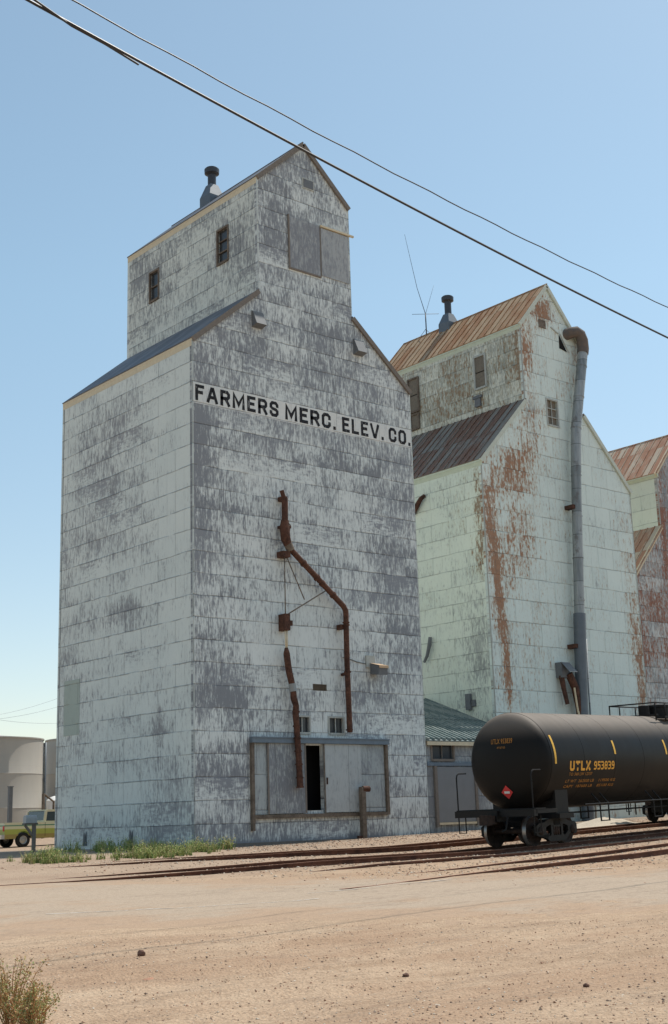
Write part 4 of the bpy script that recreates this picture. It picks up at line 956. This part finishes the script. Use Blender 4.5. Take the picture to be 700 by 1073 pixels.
def pickup(label,paint):
    t=thing('pickup_truck',label,'pickup truck')
    w=.97
    # side outline, x=0 at rear bumper: bed 0..2.1, cab 2.1..3.6, hood to 5.2
    pr=arch_profile(.05,5.2,.42,1.12,(1.05,4.35))
    pr[-1]=(5.2,.98); pr=pr[:1]+pr[1:]
    out=[(.05,1.16)]+pr[1:-1]+[(5.22,1.0),(5.05,1.08),(3.75,1.16)]
    m=MB(); m.poly(out,[],-w,.05,uvoff=(0,0)); m.poly(out,[],w,-.05)
    m.box((.05,-w+.05,.5),(.1,w-.05,1.16)); m.box((.1,-w+.05,.55),(2.1,w-.05,.62)); m.box((2.05,-w+.05,.5),(2.12,w-.05,1.16)); m.box((5.12,-w+.05,.5),(5.2,w-.05,.98)); 
    m.face([(3.7,-w+.05,1.15),(5.05,-w+.05,1.07),(5.05,w-.05,1.07),(3.7,w-.05,1.15)]); m.face([(5.05,-w+.05,1.07),(5.2,-w+.05,.98),(5.2,w-.05,.98),(5.05,w-.05,1.07)])
    m.box((-.0+.05,-w-.02,1.13),(2.1,-w+.06,1.18)); m.box((.05,w-.06,1.13),(2.1,w+.02,1.18))
    b=m.build('body',paint,t)
    # cab
    c0=[(2.12,1.16),(3.75,1.16),(3.32,1.70),(3.2,1.76),(2.35,1.76),(2.2,1.70)]
    wins=[[(2.95,1.22),(3.55,1.22),(3.22,1.66),(2.95,1.66)],[(2.27,1.22),(2.88,1.22),(2.88,1.66),(2.33,1.66)]]
    m=MB(); m.poly(c0,wins,-.9,.05); m.poly(c0,wins,.9,-.05)
    m.box((2.3,-.86,1.70),(3.25,.86,1.765)); m.box((2.12,-.85,1.12),(2.17,.85,1.25)); m.beam((3.74,0,1.17),(3.68,0,1.24),1.7,.04)
    cab=m.build('cab',plain('cream cab paint',(.60,.58,.42),.4,0,.5,.08) if paint==m_green else paint,t)
    m=MB(); m.poly(c0,[],-.875,.01); m.poly(c0,[],.875,-.01); m.face([(3.70,-.85,1.2),(3.70,.85,1.2),(3.31,.85,1.7),(3.31,-.85,1.7)]); m.face([(2.16,-.8,1.25),(2.16,.8,1.25),(2.22,.8,1.68),(2.22,-.8,1.68)]); m.build('glass',m_carglass,cab)
    m=MB(); m.box((2.9,-w-.006,.5),(2.915,-w+.001,1.16)); m.box((2.18,-w-.006,.5),(2.195,-w+.001,1.16)); m.build('door_seam',m_tyre,b)
    m=MB(); m.box((3.35,-w-.16,1.2),(3.42,-w-.02,1.38)); m.build('mirror',m_chrome,cab)
    for x0_,x1_ in((-.12,.05),(5.2,5.36)):
        m=MB(); m.box((x0_,-w,.42),(x1_,w,.62)); m.build('bumper',m_chrome,t)
    for y in(-.72,.72):
        m=MB(); m.lathe([(5.2,.1),(5.24,.1),(5.25,.001)],16,Matrix.Translation((0,y,.82))); m.build('headlight',m_white,t)
        m=MB(); m.box((.02,y*1.2-.06,.78),(.05,y*1.2+.06,1.02)); m.build('tail_light',m_red,t)
    for x in(1.05,4.35):
        for s in(-1,1):
            M=Matrix.Translation((x,s*.85,.36))@Matrix.Rotation(s*PI/2,4,'Z')
            wh=MB().lathe([(-.1,.2),(-.1,.32),(-.07,.36),(.07,.36),(.1,.32),(.1,.2)],28,M).build('wheel',m_tyre,t)
            MB().lathe([(.09,.2),(.07,.18),(.03,.16),(.05,.08),(.08,.06),(.08,.001)],20,M).build('rim',m_rim,wh)
    m=MB(); m.box((.2,-.7,.45),(5.,.7,.58)); m.build('chassis',m_tyre,t)
    return t
p1=pickup('green and yellow pickup truck parked at the left edge of the lettered elevator',m_green)
p1.location=(2.12,20.2,.0); p1.rotation_euler=(0,0,0)
p2=copy_tree(p1); p2['label']='grey pickup at the extreme left edge behind the green pickup, mostly out of frame'
for ch_ in p2.children:
    if ch_.name.startswith('body') or ch_.name.startswith('cab'):
        ch_.data=ch_.data.copy(); ch_.data.materials.clear(); ch_.data.materials.append(m_greycar)
p2.location=(-4.25,19.2,0.)

# ---------------------------------------------------------------- mailbox
mbx=thing('mailbox','weathered grey mailbox on a braced wooden post at the left roadside','mailbox',(-3.0,6.4,0))
m=MB(); m.box((-.06,-.06,-.2),(.06,.06,1.05)); m.build('post',m_greywood,mbx)
m=MB(); m.beam((-.0,0,.55),(-.38,.0,1.02),.08,.08); m.box((-.45,-.1,1.03),(.12,.1,1.09)); m.build('brace',m_greywood,mbx)
m=MB(); P=[(-.13,0),(.13,0),(.13,.16)]+[(.13*math.cos(a),.16+.13*math.sin(a)) for a in [PI*i/8 for i in range(1,8)]]+[(-.13,.16)]
for i in range(len(P)):
    a=P[i];b_=P[(i+1)%len(P)]; m.face([(-.40,a[0],1.09+a[1]),(.06,a[0],1.09+a[1]),(.06,b_[0],1.09+b_[1]),(-.40,b_[0],1.09+b_[1])])
m.face([(-.40,p[0],1.09+p[1]) for p in P]); m.face([(.06,p[0],1.09+p[1]) for p in P][::-1]); m.build('box',plain('blue grey mailbox metal',(.40,.42,.43),.5,.3,.4,.2),mbx)

# ---------------------------------------------------------------- far trees and bush
def leaf_mat(name,a,b):
    g=G(name,.75,spec=.2); o=g.coord('Object'); n=g.noise(o,1.6,4.); n2=g.noise(o,14.,2.); g.base(g.mix((n-.5)*1.5+(n2-.5)*1.2+.5,a,b)); return g.m
m_leaf=leaf_mat('leaf green',(.045,.085,.025),(.10,.15,.05)); m_bark=plain('bark',(.09,.07,.05),.9,var=.3)
def tree(name,label,cat,loc,h,r,n=900,ls=.22):
    t=thing(name,label,cat,loc)
    m=MB(); m.tube([(0,0,-.2),(.05,0,h*.25),(-.05,.08,h*.6)],[.12*h/4,.09*h/4,.03],8); 
    for i in range(6):
        a=i*1.05+.3; m.tube([(0,0,h*(.2+.06*i)),(r*.5*math.cos(a),r*.5*math.sin(a),h*(.45+.06*i))],[.05,.015],6)
    m.build('trunk',m_bark,t)
    m=MB(); cl=[(random.uniform(-r,r)*.6,random.uniform(-r,r)*.6,h*random.uniform(.35,.85),r*random.uniform(.3,.55)) for _ in range(9)]
    for i in range(n):
        c=random.choice(cl); d=Vector((random.gauss(0,1),random.gauss(0,1),random.gauss(0,1))).normalized()*c[3]*random.uniform(.5,1.05)
        p=Vector(c[:3])+d; a=Vector((random.gauss(0,1),random.gauss(0,1),random.gauss(0,1))).normalized()*ls; b=a.orthogonal().normalized()*ls*.5; b.rotate(mathutils.Quaternion(a.normalized(),random.uniform(0,6)))
        m.face([p-a*.5,p+b*.5,p+a*.5,p-b*.5])
    m.build('crown',m_leaf,t,merge=False); return t
tree('tree','distant green tree seen between the two tan tanks','tree',(24.5,62.,0),5.4,2.0,1200,.3)
tree('shrub','green shrub behind the green pickup bed','shrub',(5.9,29.,0),1.5,.7,700,.16)
tree('shrub','low green shrub at the far left behind the pickup','shrub',(4.2,31.,0),1.3,.8,600,.16)

# ---------------------------------------------------------------- overhead wires
CAMP=Vector((-27.397247,-40.267109,.920497)); YAW,PIT,ROL=.7077695,.2369041,-.0306606; FPX=1372.318
fw=Vector((math.sin(YAW)*math.cos(PIT),math.cos(YAW)*math.cos(PIT),math.sin(PIT))); rt=Vector((math.cos(YAW),-math.sin(YAW),0)); up=rt.cross(fw)
cr_,sr_=math.cos(ROL),math.sin(ROL); RT=rt*cr_+up*sr_; UP=up*cr_-rt*sr_
def wire(name,label,pts,r,mat,group='overhead wires'):
    m=MB(); m.tube(pts,r,6); o=m.build(name,mat); tag(o,label,'wire',group); return o
m_wire=plain('dark cable',(.03,.03,.032),.5,.2,.4,.2); m_wire2=plain('bare dull cable',(.28,.26,.25),.4,.5,.4,.2,.8)
def cable(a,b,sag,n=130,ext=1.5):
    a=Vector(a);b=Vector(b); out=[]
    for i in range(n+1):
        t=-ext+(1+2*ext)*i/n; p=a.lerp(b,t); p.z+=-4*sag*t*(1-t); out.append(p)
    return out
def wpt(px,py,d):  # world anchor points of the cables, measured once from the photograph
    return CAMP+(fw+RT*((px-350)/FPX)-UP*((py-526)/FPX))*d
main=cable(wpt(22,-4,17.),wpt(700,354,30.),.10)
wire('overhead_wire','thick overhead cable crossing the sky in front of the lettered elevator peak',main,.021,m_wire)
m=MB(); a=main[15]; 
sl_=[p for p in main[:27]]
wire('overhead_wire','short dark lead spliced along the thick cable at upper left',[wpt(28,-6,16.9),wpt(75,27,17.6),wpt(110,46,18.2),wpt(145,67.5,18.85)],.016,m_wire)
tw=cable(wpt(75,0,20.),wpt(700,322,34.),.16)
tw=[p+Vector((0,0,.012*math.sin(i*1.7))) for i,p in enumerate(tw)]
wire('overhead_wire','thinner twisted overhead cable crossing above the thick one',tw,.0125,m_wire)
g=G('twisted cable',.5,spec=.3); o=g.coord('Object'); X,Y,Z=g.sep(o); g.base(g.mix(((X*2.2).fract()-.5).abs().step(.2,.3),(.02,.02,.022),(.34,.32,.30))); m_wire2=g.m
m_far=plain('far wire',(.30,.33,.36),.6)
for i,(a,b) in enumerate((((-20,752),(75,726)),((-20,755),(75,736)),((-20,751),(75,757)))):
    wire('distant_wire','%s thin distant power line low in the sky beyond the tan tanks'%('topmost','middle','lowest')[i] ,cable(wpt(*a,120),wpt(*b,130),.3,20,.1),.012,m_far,'distant power lines')

# ---------------------------------------------------------------- stones, ballast, weeds
def pebble_obj(name,n,sampler,smin,smax,mats,kind='stuff',label=None,sink=.35):
    V=[];F=[];MI=[]
    for _ in range(n):
        x,y=sampler(); s=smin*(smax/smin)**(random.random()**2.2); z=gz(x,y)+s*(.5-sink)
        b=len(V); a=random.uniform(0,PI); ca,sa=math.cos(a),math.sin(a)
        sx,sy,sz=s*random.uniform(.6,1.1),s*random.uniform(.5,.9),s*random.uniform(.35,.65)
        for (px,py,pz) in((1,0,0),(-.2,1,.1),(-1,.1,0),(.1,-1,-.1),(.2,.1,1),(0,0,-1)):
            px*=sx*random.uniform(.8,1.2);py*=sy*random.uniform(.8,1.2);pz*=sz; V.append((x+px*ca-py*sa,y+px*sa+py*ca,z+pz))
        for f in((0,1,4),(1,2,4),(2,3,4),(3,0,4),(1,0,5),(2,1,5),(3,2,5),(0,3,5)): F.append(tuple(b+i for i in f)); 
        k=random.randrange(len(mats)); MI+= [k]*8
    me=bpy.data.meshes.new(name); me.from_pydata(V,[],F)
    for mt in mats: me.materials.append(mt)
    me.polygons.foreach_set('material_index',MI)
    o=bpy.data.objects.new(name,me); C.objects.link(o); tag(o,label,None,None,kind); return o
pm=[plain('pebble tan',(.42,.31,.22),.9,var=.3,scale=20),plain('pebble pale',(.58,.49,.39),.9,var=.2,scale=20),plain('pebble dark',(.17,.12,.09),.9,var=.3,scale=20),plain('pebble red',(.30,.17,.11),.9,var=.3,scale=20)]
def fore():
    while 1:
        d=8.5+random.random()**1.25*17; a=YAW+random.uniform(-.30,.30); x=CAMP.x+d*math.sin(a); y=CAMP.y+d*math.cos(a)
        if random.random()<(1. if y<edge(rn,x) else .10): return x,y
pebble_obj('gravel',16000,fore,.005,.022,pm)
def bal_():
    k=random.choice((1,1,2,2,2,3,3)); x=random.uniform(-11,24); y=T_y(k,x)+random.gauss(0,1.5)
    if random.random()<smooth(-12,-3,x)+.1: return x,y
    return bal_()
pebble_obj('ballast',15000,bal_,.02,.055,[pm[0],pm[0],pm[1],pm[3]])
def nearwall(): return random.uniform(-1,24),random.uniform(-5,-.4)
pebble_obj('wall_gravel',3500,nearwall,.02,.06,pm)
m_stone=[plain('dark brown stone',(.13,.07,.05),.9,var=.3,scale=20.),plain('reddish stone',(.42,.22,.14),.9,var=.3,scale=20.)]
def stone(x,y,s,lab,mt,flat=.6):
    import bmesh
    bm=bmesh.new(); bmesh.ops.create_icosphere(bm,subdivisions=2,radius=s)
    for v in bm.verts:
        k=1+.35*mnoise.noise(v.co*(2.2/s)+Vector((x,y,0))); v.co=Vector((v.co.x*k,v.co.y*k*.8,v.co.z*k*flat))
    me=bpy.data.meshes.new('stone'); bm.to_mesh(me); bm.free(); me.materials.append(mt); o=bpy.data.objects.new('stone',me); C.objects.link(o); o.location=(x,y,gz(x,y)+s*flat*.45); tag(o,lab,'stone','loose stones on the gravel')
stone(-18.42,-25.92,.055,'round dark brown stone on the gravel, left of centre',m_stone[0],.85)
stone(-19.4,-27.64,.075,'flat reddish stone on the gravel, just below the dark brown one',m_stone[1],.45)
stone(-17.21,-29.31,.045,'small dark stone at lower centre of the gravel',m_stone[0])
stone(-16.58,-31.27,.04,'small dark stone at the lower right of the gravel',m_stone[0])
# pale gravel heap beyond the tank car
import bmesh
m=MB(); cx,cy=17.9,-4.2; n=36; ring=[]
def hp(r,a):
    rr=r*(1+.18*math.sin(3*a+1)+.1*math.sin(7*a)); x=cx+rr*2.6*math.cos(a); y=cy+rr*1.2*math.sin(a); h=.34*math.exp(-(r*1.6)**2)*(1+.35*mnoise.noise(Vector((x*1.3,y*1.3,3))))-.03+.04*mnoise.noise(Vector((x*5,y*5,1)))
    return (x,y,terr(x,y)+h)
for i in range(14):
    for j in range(n):
        r0,r1=i/10,(i+1)/10; a0,a1=2*PI*j/n,2*PI*(j+1)/n
        if i==0: m.face([hp(0,0),hp(r1,a0),hp(r1,a1)],None,True)
        else: m.face([hp(r0,a0),hp(r1,a0),hp(r1,a1),hp(r0,a1)],None,True)
o=m.build('gravel_pile',plain('pale spilled gravel',(.50,.43,.34),.95,var=.3,scale=10.,bump=.5)); tag(o,'low pale heap of gravel between the tracks under the tank car','gravel heap')

def weeds(name,spots,hmin,hmax,mats,blades,leafy,label=None,cat=None,kind='stuff'):
    V=[];F=[];MI=[]
    for (x,y,s) in spots:
        z=gz(x,y)
        for _ in range(blades):
            a=random.uniform(0,2*PI); h=random.uniform(hmin,hmax)*s; lean=random.uniform(.1,.6)*h; w=random.uniform(.006,.014)*(1+s)
            bx=x+random.gauss(0,.09*s); by=y+random.gauss(0,.09*s); d=Vector((math.cos(a),math.sin(a),0)); pr_=Vector((-d.y,d.x,0))*w
            k=random.randrange(len(mats)); prev=None
            for i in range(4):
                t=i/3; c=Vector((bx,by,z))+d*lean*t*t+Vector((0,0,h*t)); ww=pr_*(1-t*.9)
                V+= [tuple(c-ww),tuple(c+ww)]
                if i: b=len(V)-4; F.append((b,b+1,b+3,b+2)); MI.append(k)
                if leafy and i:
                    for q in range(leafy):
                        e=Vector((random.gauss(0,1),random.gauss(0,1),random.gauss(0,.6))).normalized(); L_=random.uniform(.02,.05)*s; f_=e.orthogonal().normalized()*L_*.35; c2=c+e*random.uniform(0,.04)*s-Vector((0,0,random.random()*h/3))
                        b=len(V); V+= [tuple(c2),tuple(c2+e*L_*.5+f_),tuple(c2+e*L_),tuple(c2+e*L_*.5-f_)]; F.append((b,b+1,b+2,b+3)); MI.append(k)
    me=bpy.data.meshes.new(name); me.from_pydata(V,[],F)
    for mt in mats: me.materials.append(mt)
    me.polygons.foreach_set('material_index',MI); o=bpy.data.objects.new(name,me); C.objects.link(o); tag(o,label,cat,None,kind); return o
wm=[plain('weed green',(.12,.19,.05),.8,var=.3,scale=3),plain('weed yellow green',(.30,.34,.10),.8,var=.3,scale=3),plain('dry weed straw',(.40,.33,.15),.85,var=.3,scale=3)]
sp_=[]
for _ in range(260):
    t=random.random(); x=-9.3+t*8.2; y=interp(x,[-9.3,-7.5,-5,-2.5,-1],[-4.5,-4.7,-4.9,-3.6,-2.4])+random.gauss(0,.5)
    cl_=mnoise.noise(Vector((x*.9,y*.9,2)))
    if cl_<-.08: continue
    sp_.append((x,y,random.uniform(.35,.9)*(1.+1.1*max(0,cl_))))
for _ in range(60): sp_.append((random.uniform(-3.2,-.15),random.uniform(-2.5,5.),random.uniform(.5,1.3)))
weeds('weeds',sp_,.18,.42,[wm[0],wm[1],wm[1],wm[2]],16,2)
wp=[plain('dry weed olive',(.36,.34,.15),.85,var=.3),plain('dry weed ochre',(.58,.42,.18),.85,var=.3),plain('dry weed red brown',(.42,.22,.10),.85,var=.3),plain('dry weed green',(.25,.30,.10),.85,var=.3)]
def weed_plant(x,y,h,n,label):
    t=thing('weed_plant',label,'weed',(x,y,gz(x,y)),group='dry weeds at lower left')
    st=MB(); lf=[MB() for _ in range(4)]
    for i in range(n):
        a=random.uniform(0,2*PI); hh=h*random.uniform(.45,1.0); sp2=random.uniform(.05,.6)*h; d=Vector((math.cos(a),math.sin(a),0))
        pts=[Vector((0,0,-.03))+d*.02,d*sp2*.35+Vector((0,0,hh*.4)),d*sp2*.7+Vector((random.uniform(-.03,.03),random.uniform(-.03,.03),hh*.75)),d*sp2+Vector((0,0,hh))]
        st.tube(pts,[.006,.005,.0035,.0015],4,cap=False)
        for q in range(80):
            u_=random.uniform(.12,1); k=min(2,int(u_*3)); c=pts[k].lerp(pts[k+1],u_*3-k)
            e=Vector((random.gauss(0,1),random.gauss(0,1),random.gauss(.4,.8))).normalized(); L_=random.uniform(.010,.028); c+=e*random.uniform(0,.085)*(1.3-u_)
            f_=e.orthogonal().normalized(); f_.rotate(mathutils.Quaternion(e,random.uniform(0,6))); f_*=L_*.3
            random.choice(lf).face([c,c+e*L_*.5+f_,c+e*L_,c+e*L_*.5-f_])
    s_=st.build('stem',wp[2],t,merge=False)
    M_=MB(); mi=[]
    for k,l in enumerate(lf):
        b=len(M_.v); M_.v+=l.v; M_.f+=[tuple(b+i for i in f) for f in l.f]; M_.uv+=l.uv; M_.sm+=l.sm; mi+=[k]*len(l.f)
    o=M_.build('leaves',wp[0],t,merge=False)
    for k in(1,2,3): o.data.materials.append(wp[k])
    o.data.polygons.foreach_set('material_index',mi)
weed_plant(-21.80,-29.2,.60,34,'tallest dry weed clump with green and ochre leaves, bottom left corner')
weed_plant(-21.98,-29.0,.46,26,'bushy dry weed at the extreme bottom left edge')
weed_plant(-21.46,-29.15,.34,10,'small yellowish weed at the right of the bottom left clump')
weed_plant(-21.8,-29.55,.45,34,'low reddish weed in front of the bottom left clump')

# ---------------------------------------------------------------- light, sky, camera
EL=rad(62); SAZ=rad(88.5)   # azimuth from +Y towards +X
w=bpy.data.worlds.new('World'); scene.world=w; w.use_nodes=True; nt=w.node_tree
sky=nt.nodes.new('ShaderNodeTexSky'); sky.sky_type='NISHITA'; sky.sun_disc=False; sky.sun_elevation=EL; sky.sun_rotation=SAZ
sky.air_density=1.0; sky.dust_density=1.3; sky.ozone_density=1.0; sky.altitude=1000
bg=nt.nodes['Background']; tn=nt.nodes.new('ShaderNodeMix'); tn.data_type='RGBA'; tn.blend_type='MULTIPLY'; tn.inputs[0].default_value=1.
tn.inputs[7].default_value=(1.03,1.04,.85,1); nt.links.new(sky.outputs[0],tn.inputs[6]); 
tc=nt.nodes.new('ShaderNodeTexCoord'); sx=nt.nodes.new('ShaderNodeSeparateXYZ'); nt.links.new(tc.outputs['Generated'],sx.inputs[0])
mr=nt.nodes.new('ShaderNodeMapRange'); nt.links.new(sx.outputs[2],mr.inputs['Value']); mr.inputs['From Min'].default_value=0.; mr.inputs['From Max'].default_value=.38
mh=nt.nodes.new('ShaderNodeMix'); mh.data_type='RGBA'; mh.inputs[6].default_value=(.84,.72,.76,1); mh.inputs[7].default_value=(1,1,1,1); nt.links.new(mr.outputs[0],mh.inputs[0])
m3=nt.nodes.new('ShaderNodeMix'); m3.data_type='RGBA'; m3.blend_type='MULTIPLY'; m3.inputs[0].default_value=1.; nt.links.new(tn.outputs[2],m3.inputs[6]); nt.links.new(mh.outputs[2],m3.inputs[7]); nt.links.new(m3.outputs[2],bg.inputs[0]); bg.inputs[1].default_value=.15
sd=bpy.data.lights.new('sun','SUN'); sd.energy=3.2; sd.angle=rad(.53); sd.color=(1.,.95,.87)
so=bpy.data.objects.new('sun',sd); C.objects.link(so)
dv=Vector((math.sin(SAZ)*math.cos(EL),math.cos(SAZ)*math.cos(EL),math.sin(EL)))
so.rotation_euler=dv.to_track_quat('Z','Y').to_euler(); so.location=(0,0,60)
cd=bpy.data.cameras.new('camera'); co=bpy.data.objects.new('camera',cd); C.objects.link(co); scene.camera=co
M=Matrix(((RT.x,UP.x,-fw.x,CAMP.x),(RT.y,UP.y,-fw.y,CAMP.y),(RT.z,UP.z,-fw.z,CAMP.z),(0,0,0,1))); co.matrix_world=M
cd.sensor_fit='HORIZONTAL'; cd.sensor_width=36; cd.lens=36*FPX/700; cd.shift_y=-10.5/700; cd.clip_end=9000; cd.clip_start=.1
scene.view_settings.view_transform='Standard'; scene.view_settings.look='None'; scene.view_settings.exposure=.38; scene.view_settings.gamma=1.
scene.render.engine='CYCLES'
